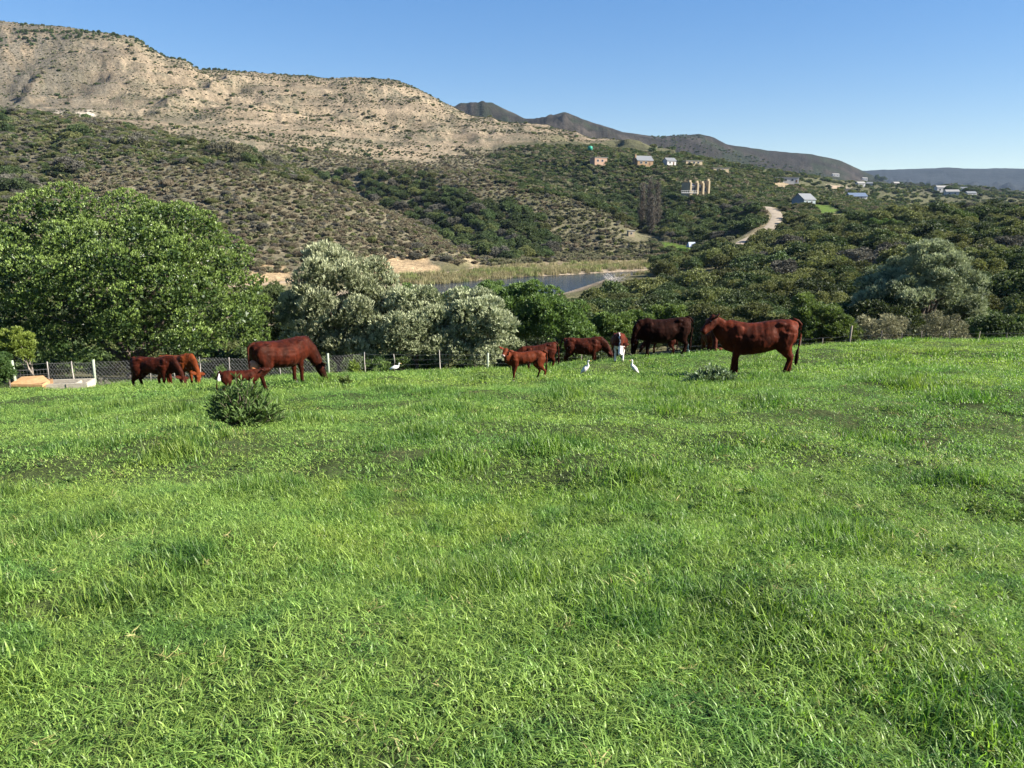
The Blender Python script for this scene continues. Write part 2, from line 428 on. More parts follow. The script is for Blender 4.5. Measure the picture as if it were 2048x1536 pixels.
level(track, 5.0, 6.0, sel); level(gravel, 6.5, 9.0, sel)
GU, GV, GD = proj(np.stack([GX, GY, TZ], -1))
# ------------------------------------------------------------------ ground colours
def C(*a): return np.array(a, float)
def mixc(col, c, w): return col * (1 - w[..., None]) + c * w[..., None]
nA = fbm(GX / 40, GY / 40, 5, 61); nB = fbm(GX / 7, GY / 7, 4, 71); nC = fbm(GX / 2.2, GY / 2.2, 3, 81)
col = np.broadcast_to(C(0.10, 0.095, 0.05), GX.shape + (3,)).copy()                       # valley floor
col = mixc(col, C(0.046, 0.060, 0.022), 1 - sstep(46, 60, RG))                             # pasture soil and thatch
hill = sstep(0, 1, (TZ + 16.2) / 1.5) * sstep(165, 190, RG) * (1 - sstep(1200, 1400, GU + (nA - .5) * 300))
col = mixc(col, C(0.130, 0.115, 0.075), hill)                                  # scrub slopes: brown earth
tan_w = sstep(0.0, 1.0, (GD - np.interp(GU, [-400, 0, 300, 500, 700, 850, 1000, 1150, 1300], [560, 560, 540, 520, 560, 580, 690, 740, 860]) + (nA - 0.5) * 160) / 50) * (1 - sstep(1300, 1480, GU + (nA - .5) * 200)) * (1 - sstep(1200, 1300, RG))
col = mixc(col, C(0.172, 0.138, 0.093), tan_w)
col = mixc(col, C(0.112, 0.102, 0.068), tan_w * 0.85 * sstep(0.47, 0.60, nA))
col = mixc(col, C(0.245, 0.195, 0.135), tan_w * 0.8 * sstep(0.55, 0.68, nB))
strata = fbm(GX / 70 + 3 * nB, TZ / 3.2 + 2.0 * nA, 4, 97)
col = mixc(col, C(0.12, 0.105, 0.07), tan_w * 0.6 * sstep(0.52, 0.60, strata) * sstep(0.38, 0.5, nB))
col = mixc(col, C(0.27, 0.21, 0.14), tan_w * 0.5 * (1 - sstep(0.40, 0.47, strata)))
col = mixc(col, C(0.115, 0.103, 0.078), tan_w * 0.85 * (1 - sstep(120, 330, GU + (nA - .5) * 260 + (nB - .5) * 120)) * sstep(0.35, 0.55, nB))
top = tan_w * sstep(985, 1010, RG)
col = mixc(col, C(0.12, 0.11, 0.07), sstep(1120, 1160, RG) * 0.8)
far = sstep(1200, 1350, RG)
col = mixc(col, C(0.024, 0.021, 0.016), far)
col = mixc(col, C(0.05, 0.042, 0.034), far * sstep(0.48, 0.62, fbm(GX / 60, GY / 60, 5, 91, 0.65)) * 0.9)
col = mixc(col, C(0.022, 0.028, 0.014), far * sstep(0.5, 0.62, fbm(GX / 90, GY / 140, 5, 93, 0.65)) * 0.8)
col = mixc(col, C(0.024, 0.027, 0.028), sstep(3500, 3900, RG))  # far plateau: a little haze blue put into its colour
darkg = sstep(920, 1100, GU + (nA - .5) * 300) * sstep(300, 400, RG + (nA - .5) * 100) * (1 - tan_w) * (1 - far) * (1 - sstep(900, 1100, RG) * 0.3)
col = mixc(col, C(0.085, 0.085, 0.045), darkg * 0.9)
# cut banks of bare earth above the track, bare patches
def blob(uv, w, soft=12):
    d = poly_sd(GU, GV, uv) + (nB - 0.5) * 26
    return (1 - sstep(0, soft, d)) * w * (GD > 120) * (GD < 1000)
col = mixc(col, C(0.304, 0.224, 0.132), blob([(690, 518), (760, 512), (850, 522), (875, 540), (790, 548), (690, 552)], 0.95) * sstep(150, 165, GD))
col = mixc(col, C(0.304, 0.224, 0.132), blob([(500, 535), (560, 532), (575, 560), (500, 568)], 0.9))
col = mixc(col, C(0.238, 0.191, 0.119), blob([(920, 500), (980, 512), (1110, 522), (1280, 520), (1300, 530), (1100, 540), (960, 545)], 0.8))
col = mixc(col, C(0.264, 0.198, 0.132), blob([(1380, 552), (1480, 548), (1490, 570), (1300, 568)], 0.85) * (GD < 300))
col = mixc(col, C(0.251, 0.198, 0.132), blob([(1480, 385), (1510, 380), (1560, 440), (1530, 480), (1500, 470), (1535, 430)], 0.45))
col = mixc(col, C(0.290, 0.205, 0.132), blob([(1630, 425), (1700, 432), (1705, 445), (1640, 440)], 0.9))
col = mixc(col, C(0.330, 0.251, 0.165), blob([(1545, 366), (1585, 364), (1595, 370), (1560, 378)], 0.7, 6))
col = mixc(col, C(0.330, 0.277, 0.198), blob([(1660, 372), (1700, 376), (1700, 384), (1670, 382)], 0.8, 5))
lawn = np.maximum(blob([(1318, 480), (1392, 494), (1388, 506), (1320, 494)], 1.0, 5), blob([(1625, 408), (1660, 412), (1690, 428), (1640, 426)], 1.0, 5))
col = mixc(col, C(0.073, 0.112, 0.023), lawn)
col = mixc(col, C(0.409, 0.356, 0.290), blob([(120, 232), (190, 228), (185, 238), (130, 243)], 0.9, 6) * (GD > 440))
col = mixc(col, C(0.264, 0.211, 0.158), (1 - sstep(1, 5, np.abs(sd))) * 0.8 * (sd > -3))
col = col * (0.72 + 0.56 * nC)[..., None]
col = np.clip(col, 0.01, 0.9)

def ground_mat(name, fine, coarse, bump, dist, lo=0.6, hi=1.4):
    m, nt, b = new_mat(name); L = nt.links; N = nt.nodes
    a = N.new('ShaderNodeAttribute'); a.attribute_name = 'col'
    ge = N.new('ShaderNodeNewGeometry')
    n1 = N.new('ShaderNodeTexNoise'); n1.inputs['Scale'].default_value = fine; n1.inputs['Detail'].default_value = 8; n1.inputs['Roughness'].default_value = 0.7
    n2 = N.new('ShaderNodeTexNoise'); n2.inputs['Scale'].default_value = coarse; n2.inputs['Detail'].default_value = 5
    L.new(ge.outputs['Position'], n1.inputs['Vector']); L.new(ge.outputs['Position'], n2.inputs['Vector'])
    q = N.new('ShaderNodeMapRange'); q.inputs['From Min'].default_value = 0.35; q.inputs['From Max'].default_value = 0.65
    q.inputs['To Min'].default_value = lo; q.inputs['To Max'].default_value = hi
    L.new(n1.outputs['Fac'], q.inputs['Value'])
    q2 = N.new('ShaderNodeMapRange'); q2.inputs['From Min'].default_value = 0.35; q2.inputs['From Max'].default_value = 0.65
    q2.inputs['To Min'].default_value = 0.8; q2.inputs['To Max'].default_value = 1.2
    L.new(n2.outputs['Fac'], q2.inputs['Value'])
    mu = N.new('ShaderNodeMath'); mu.operation = 'MULTIPLY'; L.new(q.outputs[0], mu.inputs[0]); L.new(q2.outputs[0], mu.inputs[1])
    mv = N.new('ShaderNodeVectorMath'); mv.operation = 'SCALE'; L.new(a.outputs['Color'], mv.inputs[0]); L.new(mu.outputs[0], mv.inputs['Scale'])
    L.new(mv.outputs[0], b.inputs['Base Color'])
    b.inputs['Roughness'].default_value = 1.0; b.inputs['Specular IOR Level'].default_value = 0.05
    bp = N.new('ShaderNodeBump'); bp.inputs['Strength'].default_value = bump; bp.inputs['Distance'].default_value = dist
    L.new(n1.outputs['Fac'], bp.inputs['Height']); L.new(bp.outputs[0], b.inputs['Normal'])
    return m

def ring_mesh(name, j0, j1, mat):
    nj = j1 - j0 + 1; na = len(AZ)
    V = np.stack([GX[:, j0:j1 + 1], GY[:, j0:j1 + 1], TZ[:, j0:j1 + 1]], -1).reshape(-1, 3)
    ii, jj = np.meshgrid(np.arange(na - 1), np.arange(nj - 1), indexing='ij')
    a = (ii * nj + jj).ravel(); F = np.stack([a, a + nj, a + nj + 1, a + 1], 1)[:, ::-1]
    if j0 == 0:
        V = np.vstack([V, [(0, 0, -1.6)]]); c = len(V) - 1
    me = np_mesh(name, V, F, mat, True, cols={'col': np.vstack([col[:, j0:j1 + 1].reshape(-1, 3)] + ([[(0.05, 0.07, 0.02)]] if j0 == 0 else []))})
    o = obj(name, me); tag(o, kind='structure'); return o
def jr(r): return int(np.searchsorted(RR, r))
ring_mesh('pasture_ground', 0, jr(56), ground_mat('pasture_soil', 14, 0.6, 0.6, 0.05))
ring_mesh('valley_ground', jr(56), jr(690), ground_mat('scrub_earth', 0.9, 0.08, 0.9, 0.6, 0.55, 1.45))
ring_mesh('rocky_hills', jr(690), jr(1280), ground_mat('dry_rocky_earth', 0.35, 0.03, 1.0, 2.0, 0.62, 1.38))
ring_mesh('distant_hills', jr(1280), jr(3700), ground_mat('distant_scrub', 0.07, 0.008, 0.9, 8.0, 0.7, 1.3))
ring_mesh('far_plateau', jr(3700), len(RR) - 1, ground_mat('plateau_scrub', 0.02, 0.004, 0.8, 20.0, 0.8, 1.2))

# river water
m, nt, b = new_mat('river_water')
b.inputs['Base Color'].default_value = (0.008, 0.016, 0.036, 1); b.inputs['Roughness'].default_value = 0.08
b.inputs['IOR'].default_value = 1.33
nz = nt.nodes.new('ShaderNodeTexNoise'); nz.inputs['Scale'].default_value = 1.1; nz.inputs['Detail'].default_value = 6
ge = nt.nodes.new('ShaderNodeNewGeometry'); mp = nt.nodes.new('ShaderNodeVectorMath'); mp.operation = 'MULTIPLY'; mp.inputs[1].default_value = (0.6, 1.8, 1)
nt.links.new(ge.outputs['Position'], mp.inputs[0]); nt.links.new(mp.outputs[0], nz.inputs['Vector'])
bp = nt.nodes.new('ShaderNodeBump'); bp.inputs['Strength'].default_value = 0.22; bp.inputs['Distance'].default_value = 0.2
nt.links.new(nz.outputs['Fac'], bp.inputs['Height']); nt.links.new(bp.outputs[0], b.inputs['Normal'])
cx, cy = RIVER.mean(0)
ring = [(cx + (x - cx), cy + (y - cy)) for x, y in RIVER]
wm = bpy.data.meshes.new('river'); wm.from_pydata([(x + (2.5 if x > cx else -2.5), y, WZ) for x, y in ring], [], [tuple(range(len(ring)))][::1]); wm.materials.append(m); wm.update()
tag(obj('river', wm), kind='structure')

# roads as draped strips
def road(name, line, w, mat, segs=7, lift=0.10):
    n = len(line); T = np.gradient(line[:, :2], axis=0); T /= np.linalg.norm(T, axis=1)[:, None]; Nn = np.stack([-T[:, 1], T[:, 0]], 1)
    V = []
    for i in range(n):
        ww = w * (0.92 + 0.16 * float(vnoise(i * 0.35, 3.3, 5)))
        for k in range(segs):
            s = (k / (segs - 1) - 0.5) * ww
            x, y = line[i, 0] + Nn[i, 0] * s, line[i, 1] + Nn[i, 1] * s
            V.append((x, y, max(float(H(x, y)), line[i, 2] - 0.3) + lift - 0.12 * (abs(s) / ww * 2) ** 4))
    F = [(i * segs + k, i * segs + k + 1, (i + 1) * segs + k + 1, (i + 1) * segs + k) for i in range(n - 1) for k in range(segs - 1)]
    o = obj(name, np_mesh(name, V, F, mat, True)); tag(o, kind='structure'); return o
road('dirt_track', smooth_line(track, 140), 4.2, rough_mat('track_earth', (0.36, 0.275, 0.185), (0.26, 0.195, 0.125), 0.5, 1.0, 0.3))
road('gravel_road', smooth_line(gravel, 140), 5.0, rough_mat('road_gravel', (0.32, 0.27, 0.205), (0.22, 0.18, 0.13), 0.5, 1.0, 0.3))

# ------------------------------------------------------------------ foliage makers
def norm(a): return a / (np.linalg.norm(a, axis=-1, keepdims=True) + 1e-9)
def rand_dir(n): return norm(rng.normal(size=(n, 3)))

def leaves(pos, d, L, Wd, tint, bend=0.15):
    """quad leaves: base at pos, pointing along d"""
    n = len(pos); side = norm(np.cross(d, rand_dir(n))); nrm = np.cross(side, d)
    L = np.broadcast_to(L, (n,))[:, None]; Wd = np.broadcast_to(Wd, (n,))[:, None]
    mid = pos + d * L * 0.5 + nrm * L * bend
    V = np.stack([pos, mid - side * Wd / 2, pos + d * L, mid + side * Wd / 2], 1).reshape(-1, 3)
    F = np.arange(4 * n).reshape(n, 4)
    return V, F, np.repeat(tint, 4)

def join(parts):
    V, F, T = [], [], []; b = 0
    for v, f, t in parts: V.append(v); F.append(f + b); T.append(t); b += len(v)
    return np.vstack(V), np.vstack(F), np.concatenate(T)

def sublumps(lumps, per, rel, out=0.86, zmin=-0.45, flat=0.85):
    """small rounded leaf masses over the surface of the big ones"""
    res = []
    for (c, r) in lumps:
        c = np.array(c); r = np.array(r)
        for k in range(per):
            d = rand_dir(1)[0]
            if d[2] < zmin: d[2] = -d[2] * rng.random()
            s = np.mean(r) * rel * (0.7 + 0.6 * rng.random())
            res.append((c + d * r * out, np.array((s, s, s * flat))))
    return res

def crown(lumps, n_tips, per_tip, L, Wd, up=0.5, out=0.9, spread=0.9, rad=(0.72, 1.04), inner=0.0, zcut=None, cull=0.80, tipbright=0.0):
    """leaf tufts over the outside of a set of ellipsoid lumps"""
    cs = np.array([l[0] for l in lumps]); rs = np.array([l[1] for l in lumps])
    w = (rs[:, 0] * rs[:, 1] * rs[:, 2]) ** (2 / 3); w /= w.sum()
    k = rng.choice(len(lumps), n_tips, p=w); d = rand_dir(n_tips)
    fl = (d[:, 2] < -0.15) & (rng.random(n_tips) < 0.75); d[fl, 2] *= -1
    rr = rng.uniform(rad[0], rad[1], n_tips)
    pos = cs[k] + rs[k] * d * rr[:, None]; n = norm(d / rs[k])
    keep = np.ones(n_tips, bool)
    for c, r in zip(cs, rs):
        q = np.linalg.norm((pos - c) / r, axis=1); keep &= ~(q < cull * 0.93)
    keep |= rng.random(n_tips) < 0.04
    if zcut is not None: keep &= pos[:, 2] > zcut
    pos, n, rr = pos[keep], n[keep], rr[keep]; m = len(pos)
    axis = norm(n * out + np.array((0, 0, up)) + rand_dir(m) * 0.35)
    P = np.repeat(pos, per_tip, 0); A = np.repeat(axis, per_tip, 0)
    D = norm(A + rand_dir(len(P)) * spread)
    base = fbm(P[:, 0] * 0.9, P[:, 1] * 0.9 + P[:, 2] * 1.3, 2, 9)
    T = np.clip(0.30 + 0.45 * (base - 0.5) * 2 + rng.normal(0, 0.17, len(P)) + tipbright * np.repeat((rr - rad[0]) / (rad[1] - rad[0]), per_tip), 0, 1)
    sz = rng.uniform(0.7, 1.25, len(P))
    parts = [leaves(P + rand_dir(len(P)) * L * 0.25, D, L * sz, Wd * sz, T)]
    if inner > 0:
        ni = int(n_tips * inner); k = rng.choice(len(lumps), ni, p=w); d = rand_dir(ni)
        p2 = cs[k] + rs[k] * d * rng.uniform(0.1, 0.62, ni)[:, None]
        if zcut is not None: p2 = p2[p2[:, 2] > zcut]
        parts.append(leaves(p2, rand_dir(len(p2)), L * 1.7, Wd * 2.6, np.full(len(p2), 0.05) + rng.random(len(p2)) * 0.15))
    return join(parts)

def branch_tube(mb, p0, p1, r0, r1, wob=0.1, n=5, seg=5):
    p0 = np.array(p0, float); p1 = np.array(p1, float); L = np.linalg.norm(p1 - p0)
    pts = [p0 + (p1 - p0) * t + (rng.normal(0, wob * L * 0.25, 3) if 0 < t < 1 else 0) for t in np.linspace(0, 1, seg)]
    mb.loft(pts, [r0 + (r1 - r0) * t for t in np.linspace(0, 1, seg)], n)
    return pts

BARK = rough_mat('grey_bark', (0.17, 0.14, 0.11), (0.07, 0.055, 0.045), 9, 0.95, 0.6)
BARK_PALE = rough_mat('pale_twig_bark', (0.36, 0.31, 0.26), (0.18, 0.15, 0.12), 9, 0.95, 0.4)
LM = {
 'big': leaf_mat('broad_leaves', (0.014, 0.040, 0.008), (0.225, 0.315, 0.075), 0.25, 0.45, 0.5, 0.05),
 'silver':leaf_mat('silver_leaves', (0.085, 0.110, 0.045), (0.56, 0.60, 0.38), 0.22, 0.6, 0.3, 0.08, (1, 1, 0.8)),
 'fresh': leaf_mat('fresh_green_leaves', (0.055, 0.100, 0.026), (0.190, 0.270, 0.075), 0.35, 0.55, 0.35, 0.15),
 'dark':  leaf_mat('dark_green_leaves', (0.045, 0.072, 0.026), (0.213, 0.274, 0.092), 0.22, 0.6, 0.3, 0.42),
 'olive': leaf_mat('olive_leaves', (0.091, 0.105, 0.039), (0.277, 0.311, 0.118), 0.25, 0.65, 0.25, 0.42),
 'heath': leaf_mat('heath_leaves', (0.150, 0.148, 0.085), (0.36, 0.35, 0.21), 0.15, 0.8, 0.15, 0.28, (1, 1, .8)),
 'sage':  leaf_mat('sage_leaves', (0.050, 0.072, 0.028), (0.46, 0.50, 0.30), 0.22, 0.6, 0.3, 0.08, (1, 1, 0.8)),
 'grey':  leaf_mat('grey_twiggy_leaves', (0.112, 0.109, 0.086), (0.240, 0.232, 0.188), 0.15, 0.8, 0.15, 0.25, (1, 1, .9)),
 'brown': leaf_mat('dry_brown_leaves', (0.165, 0.142, 0.095), (0.35, 0.305, 0.205), 0.15, 0.8, 0.15, 0.35, (1, .9, .7)),
 'weed':  leaf_mat('weed_leaves', (0.022, 0.055, 0.018), (0.130, 0.215, 0.060), 0.25, 0.6, 0.2, 0.05),
 'greyweed': leaf_mat('grey_green_weed_leaves', (0.06, 0.11, 0.055), (0.17, 0.24, 0.13), 0.25, 0.5, 0.4, 0.05),
 'lime':  leaf_mat('yellow_green_leaves', (0.12, 0.17, 0.03), (0.28, 0.35, 0.07), 0.4, 0.5, 0.35, 0.1),
 'straw': leaf_mat('dry_reed_leaves', (0.150, 0.143, 0.068), (0.345, 0.300, 0.173), 0.3, 0.7, 0.2, 0.12, (1, 1, .7)),
}

def tree(name, label, cat, Y, lumps_px, style, n_tips, per_tip, L, Wd, per=26, rel=0.30, trunk=None, group=None, base_v=None, bark=None, up=0.5, spread=0.9, inner=0.5, depth=1.0, tipbright=0.0, zf=0.85, sub_out=0.86, cull=0.80, out=0.9, rad=(0.78, 1.03)):
    """tree standing at distance Y; lumps in photo pixels (u, v, ru, rv, dY) give real sizes at that distance"""
    big = []
    for (u, v, ru, rv, dY) in lumps_px:
        p = at(u, v, Y + dY); s = (Y + dY) / FPX * 0.98
        big.append((p, np.array((ru * s, ru * s * depth, rv * s))))
    us = [l[0] for l in lumps_px]; bu = trunk[0] if trunk else sum(us) / len(us)
    bx = at(bu, 600, Y)[0]; bz = float(H(bx, Y)); base = np.array((bx, Y, bz))
    root = empty(name, base); tag(root, label, cat, group)
    big = [(c - base, r) for c, r in big]
    subs = sublumps(big, per, rel, out=sub_out, flat=zf)
    core = [(c, r * 0.68) for c, r in big]
    V, F, T = crown(subs + core, n_tips, per_tip, L, Wd, up=up, spread=spread, inner=inner, zcut=0.15, tipbright=tipbright, cull=cull, out=out, rad=rad)
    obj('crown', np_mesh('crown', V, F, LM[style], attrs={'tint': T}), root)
    mb = MB(); h = max(1.0, min(c[2] for c, r in big)); tr = trunk[1] if trunk else 0.18
    fork = np.array((0, 0, max(0.5, h * 0.45)))
    branch_tube(mb, (0, 0, -0.4), fork, tr * 1.3, tr, 0.05, 8)
    for c, r in big[:9]:
        e = c + r * rng.uniform(-0.3, 0.3, 3); pts = branch_tube(mb, fork, e, tr * 0.6, tr * 0.14, 0.18, 6)
        for q in pts[2:4]: branch_tube(mb, q, q + rand_dir(1)[0] * r * 0.8 + np.array((0, 0, 0.2)), tr * 0.22, tr * 0.05, 0.2, 5)
    mb.build('trunk', bark or BARK, root, True)
    return root

def bush_mesh(name, style, n_tips, per_tip, L, Wd, seed, flat=0.8, per=8, twig=False):
    """unit bush, radius about 1, standing on z = 0"""
    global rng
    keep = rng; rng = np.random.default_rng(seed)
    lumps = [((0, 0, 0.55 * flat), (0.85, 0.85, 0.75 * flat))]
    for k in range(4):
        a = rng.uniform(0, 2 * math.pi); rr = rng.uniform(0.25, 0.55)
        s = rng.uniform(0.38, 0.6); lumps.append(((rr * math.cos(a), rr * math.sin(a), (0.4 + rng.uniform(0, 0.55)) * flat), (s, s, s * flat)))
    subs = sublumps(lumps, per, 0.34, zmin=-0.2)
    V, F, T = crown(subs + [(np.array(c), np.array(r) * 0.78) for c, r in lumps], n_tips, per_tip, L, Wd, up=0.5, spread=1.0, inner=0.35, zcut=-0.02)
    rng = keep
    return np_mesh(name, V, F, LM[style], attrs={'tint': T})
# ------------------------------------------------------------------ big trees and shrubs beyond the fence
def scaled(l, k):  return l
tree('round_tree', 'huge round dark green broad-leaved tree behind the netted fence', 'tree', 45,
     [(230, 535, 215, 140, 0), (110, 570, 135, 115, 1), (400, 570, 115, 120, 0.5), (70, 505, 75, 75, 2), (350, 490, 95, 72, -1),
      (235, 455, 105, 62, 0.5), (160, 600, 140, 95, -2), (360, 620, 150, 90, -2), (470, 610, 60, 70, 1), (20, 620, 110, 80, -1), (250, 560, 180, 130, -2.5), (120, 672, 130, 58, -1), (300, 680, 150, 55, -1.5), (440, 672, 85, 58, 0), (30, 680, 70, 50, 0.5)],
     'big', 46000, 7, 0.14, 0.058, rad=(0.86, 1.03), per=36, rel=0.215, trunk=(250, 0.32), up=1.1, spread=0.6, inner=0.4, tipbright=0.5, sub_out=0.98, cull=0.90, zf=0.72)
tree('silver_shrub', 'tall silver-leaved shrub with pale upright sprigs, left of the river view', 'shrub', 50,
     [(660, 580, 85, 78, 0), (690, 640, 100, 65, -1), (610, 640, 60, 60, 0), (760, 615, 62, 60, 0), (655, 520, 40, 30, 0), (740, 560, 50, 38, 0.5), (640, 695, 75, 34, -0.5), (735, 690, 70, 36, -0.5)],
     'silver', 12500, 6, 0.24, 0.055, per=26, rel=0.30, trunk=(670, 0.16), up=1.3, spread=0.55, inner=0.5, tipbright=0.45)
tree('silver_shrub', 'low silver-leaved shrub joined to the right of the tall silver one', 'shrub', 49,
     [(830, 630, 62, 50, 0), (800, 665, 55, 45, -1), (860, 670, 50, 42, 0), (825, 700, 60, 28, -0.5)],
     'silver', 5000, 6, 0.22, 0.055, per=22, rel=0.32, trunk=(830, 0.12), up=1.2, spread=0.6, inner=0.5, tipbright=0.35)
tree('silver_shrub', 'rounded whitish silver shrub behind the standing calf', 'shrub', 50,
     [(935, 630, 65, 48, 0), (970, 655, 65, 50, -1), (900, 665, 50, 45, 0), (1000, 690, 40, 30, 0), (935, 705, 70, 26, -0.5)],
     'silver', 8000, 6, 0.22, 0.06, per=24, rel=0.32, trunk=(950, 0.12), up=1.1, spread=0.65, inner=0.5, tipbright=0.5)
tree('green_shrub', 'soft bright green shrub between the whitish silver shrub and the bull', 'shrub', 56,
     [(1060, 610, 62, 42, 0), (1110, 645, 66, 48, -1), (1040, 660, 62, 50, 0), (1150, 680, 50, 38, 0), (1020, 600, 40, 30, 1)],
     'fresh', 9000, 6, 0.20, 0.07, per=24, rel=0.32, trunk=(1080, 0.13), up=0.8, spread=0.8, inner=0.5, tipbright=0.2)
tree('dark_shrub', 'dark shaded shrub in the gap between the round tree and the silver shrub', 'shrub', 58,
     [(560, 640, 62, 60, 0), (530, 690, 60, 50, 0), (600, 680, 50, 45, 0), (550, 600, 30, 35, 1)],
     'dark', 5000, 6, 0.2, 0.06, per=20, trunk=(560, 0.12))
tree('grey_shrub', 'olive grey shrub in front of the river left of the dead branches', 'shrub', 62,
     [(900, 610, 60, 30, 0), (830, 600, 50, 25, 0), (990, 590, 40, 24, 0)], 'fresh', 4500, 6, 0.2, 0.06, per=20, trunk=(890, 0.1), up=0.9)
tree('green_shrub', 'small bright green shrub showing above the backs of the bull and white-faced cow', 'shrub', 60,
     [(1230, 660, 56, 32, 0), (1185, 680, 40, 30, 0), (1280, 650, 40, 25, 1)], 'fresh', 5200, 6, 0.20, 0.08, per=20, trunk=(1225, 0.1), tipbright=0.15)
tree('green_shrub', 'pale green rounded shrub behind the bull', 'shrub', 62,
     [(1335, 645, 50, 32, 0), (1370, 665, 40, 35, 0)], 'fresh', 4000, 6, 0.20, 0.07, per=20, trunk=(1340, 0.1))
tree('olive_shrub', 'grey-green shrub behind the head of the standing cow', 'shrub', 60,
     [(1440, 660, 62, 38, 0), (1510, 650, 58, 36, 0), (1420, 640, 50, 28, 1), (1560, 665, 40, 30, 0)], 'olive', 7000, 6, 0.20, 0.06, per=22, trunk=(1470, 0.12))
tree('green_shrub', 'upright yellow-green shrub right of the standing cow', 'shrub', 58,
     [(1625, 630, 45, 40, 0), (1650, 655, 48, 42, 0), (1600, 670, 40, 35, 0), (1690, 675, 34, 28, 0)],
     'fresh', 6500, 6, 0.2, 0.06, per=22, trunk=(1635, 0.1), up=1.0, tipbright=0.2)
tree('silver_tree', 'large silvery tree with a dark trunk standing right behind the fence', 'tree', 64,
     [(1850, 540, 62, 46, 0), (1800, 595, 78, 40, 0), (1890, 585, 66, 50, -1), (1930, 622, 36, 30, 0), (1765, 565, 34, 28, 1), (1855, 508, 38, 20, 0), (1735, 610, 28, 22, 0), (1910, 530, 30, 20, 0.5)],
     'sage', 11500, 6, 0.26, 0.05, per=22, rel=0.26, trunk=(1845, 0.38), up=1.0, spread=0.7, inner=0.4, tipbright=0.4, sub_out=1.0)
tree('green_shrub', 'low green shrub at the foot of the silvery tree on the right', 'shrub', 57,
     [(1960, 670, 44, 26, 0), (2020, 660, 45, 28, 0)], 'fresh', 4200, 6, 0.2, 0.06, per=18, trunk=(1985, 0.1))
tree('thin_shrub', 'brownish thin shrub under the silvery tree left of its trunk', 'shrub', 55,
     [(1760, 672, 32, 24, 0), (1790, 660, 22, 26, 0.5), (1735, 660, 20, 22, 0), (1775, 645, 14, 16, 0)], 'heath', 1500, 5, 0.2, 0.04, per=14, rel=0.45, sub_out=1.05, inner=0.1, trunk=(1775, 0.08), bark=BARK_PALE)
tree('thin_shrub', 'brownish thin shrub under the silvery tree right of its trunk', 'shrub', 55,
     [(1885, 675, 40, 22, 0), (1865, 655, 18, 24, 0), (1905, 658, 20, 20, 0.6)], 'heath', 1500, 5, 0.2, 0.04, per=14, rel=0.45, sub_out=1.05, inner=0.1, trunk=(1885, 0.08), bark=BARK_PALE)
# shrub at the left fence corner: bare forked stems with a light green top
tree('stemmed_bush', 'light green bush on pale forked stems at the left fence post', 'bush', 31.5,
     [(30, 700, 30, 24, 0), (6, 705, 26, 26, 0.3), (54, 690, 12, 22, 0), (34, 675, 10, 16, -0.2), (14, 678, 12, 14, 0), (60, 715, 9, 12, 0)], 'lime', 4600, 5, 0.10, 0.026, per=14, rel=0.42, sub_out=1.05, trunk=(45, 0.05), up=1.6, spread=0.6, inner=0.2, bark=BARK_PALE, tipbright=0.1)
tree('dark_bush', 'dark green leafy bush at the left frame edge before the fence post', 'bush', 29.5,
     [(2, 752, 24, 34, 0), (-20, 735, 34, 45, 0)], 'fresh', 3200, 5, 0.11, 0.03, per=16, trunk=(-6, 0.04))

# ------------------------------------------------------------------ bush library and the countable bushes of the slope
LIB = {}
def lib(style, lod, k):
    key = (style, lod, k)
    if key not in LIB:
        tips, per, L, Wd = {0: (4600, 5, 0.060, 0.028), 1: (1700, 4, 0.10, 0.05), 2: (240, 3, 0.30, 0.17)}[lod]
        LIB[key] = bush_mesh('bush_' + style, style, tips, per, L, Wd, 100 + 13 * k + 7 * lod + sum(map(ord, style)), flat=(0.8, 0.72, 0.9, 0.65)[k % 4], per=9 if lod < 2 else 5)
    return LIB[key]

def in_poly(u, v, poly): return poly_sd(np.atleast_1d(np.asarray(u, float)), np.atleast_1d(np.asarray(v, float)), poly) < 0

def jitter_points(rmin, rmax, azmin, azmax, spacing, grow=0.0):
    """evenly spread ground points on a fan; spacing grows with distance"""
    out = []; r = rmin
    while r < rmax:
        s = spacing * (1 + grow * (r - rmin) / rmin)
        n = int((azmax - azmin) * r / s)
        a = azmin + (np.arange(n) + rng.random(n)) * (azmax - azmin) / max(n, 1)
        rr = r + (rng.random(n) - 0.5) * s * 1.3
        out.append(np.stack([rr * np.sin(a), rr * np.cos(a)], 1)); r += s
    P = np.vstack(out); return np.column_stack([P, H(P[:, 0], P[:, 1])])

road_keep = [(track, 4.5), (gravel, 6.0)]
def off_road(P, extra=0.0):
    ok = np.ones(len(P), bool)
    for ln, w in road_keep:
        d, _ = line_dist(P[:, 0], P[:, 1], ln); ok &= d > w * 0.7 + extra
    ok &= poly_sd(P[:, 0], P[:, 1], RIVER) > 1.5 + extra
    return ok
HOUSE_UV = [(1198, 322), (1287, 325), (1342, 326), (1384, 326), (1445, 340), (1392, 380), (1576, 362), (1611, 402), (1717, 398), (1180, 298), (1262, 468), (1382, 490)]
HOUSE_R = [7, 9, 7, 7, 7, 10, 12, 11, 11, 3.5, 3, 3]
CLEAR = [7, 7, 5, 5, 4, 20, 5, 16, 4, 8, 8, 8]
HOUSE_P = [hit(u, v + 8, 230) for u, v in HOUSE_UV]
def off_house(P, extra=0.0):
    ok = np.ones(len(P), bool)
    for q, r, cl in zip(HOUSE_P, HOUSE_R, CLEAR):
        d = np.hypot(P[:, 0] - q[0], P[:, 1] - q[1]); ok &= d > r + extra
        # keep the view side of the house low, as in a cleared yard
        t = (P[:, 1] - q[1]) / q[1]; lateral = np.abs(P[:, 0] - q[0] * (1 + t))
        ok &= ~((t < 0) & (q[1] - P[:, 1] < cl + extra) & (lateral < r * (0.5 if cl < 9 else 0.9)))
    return ok
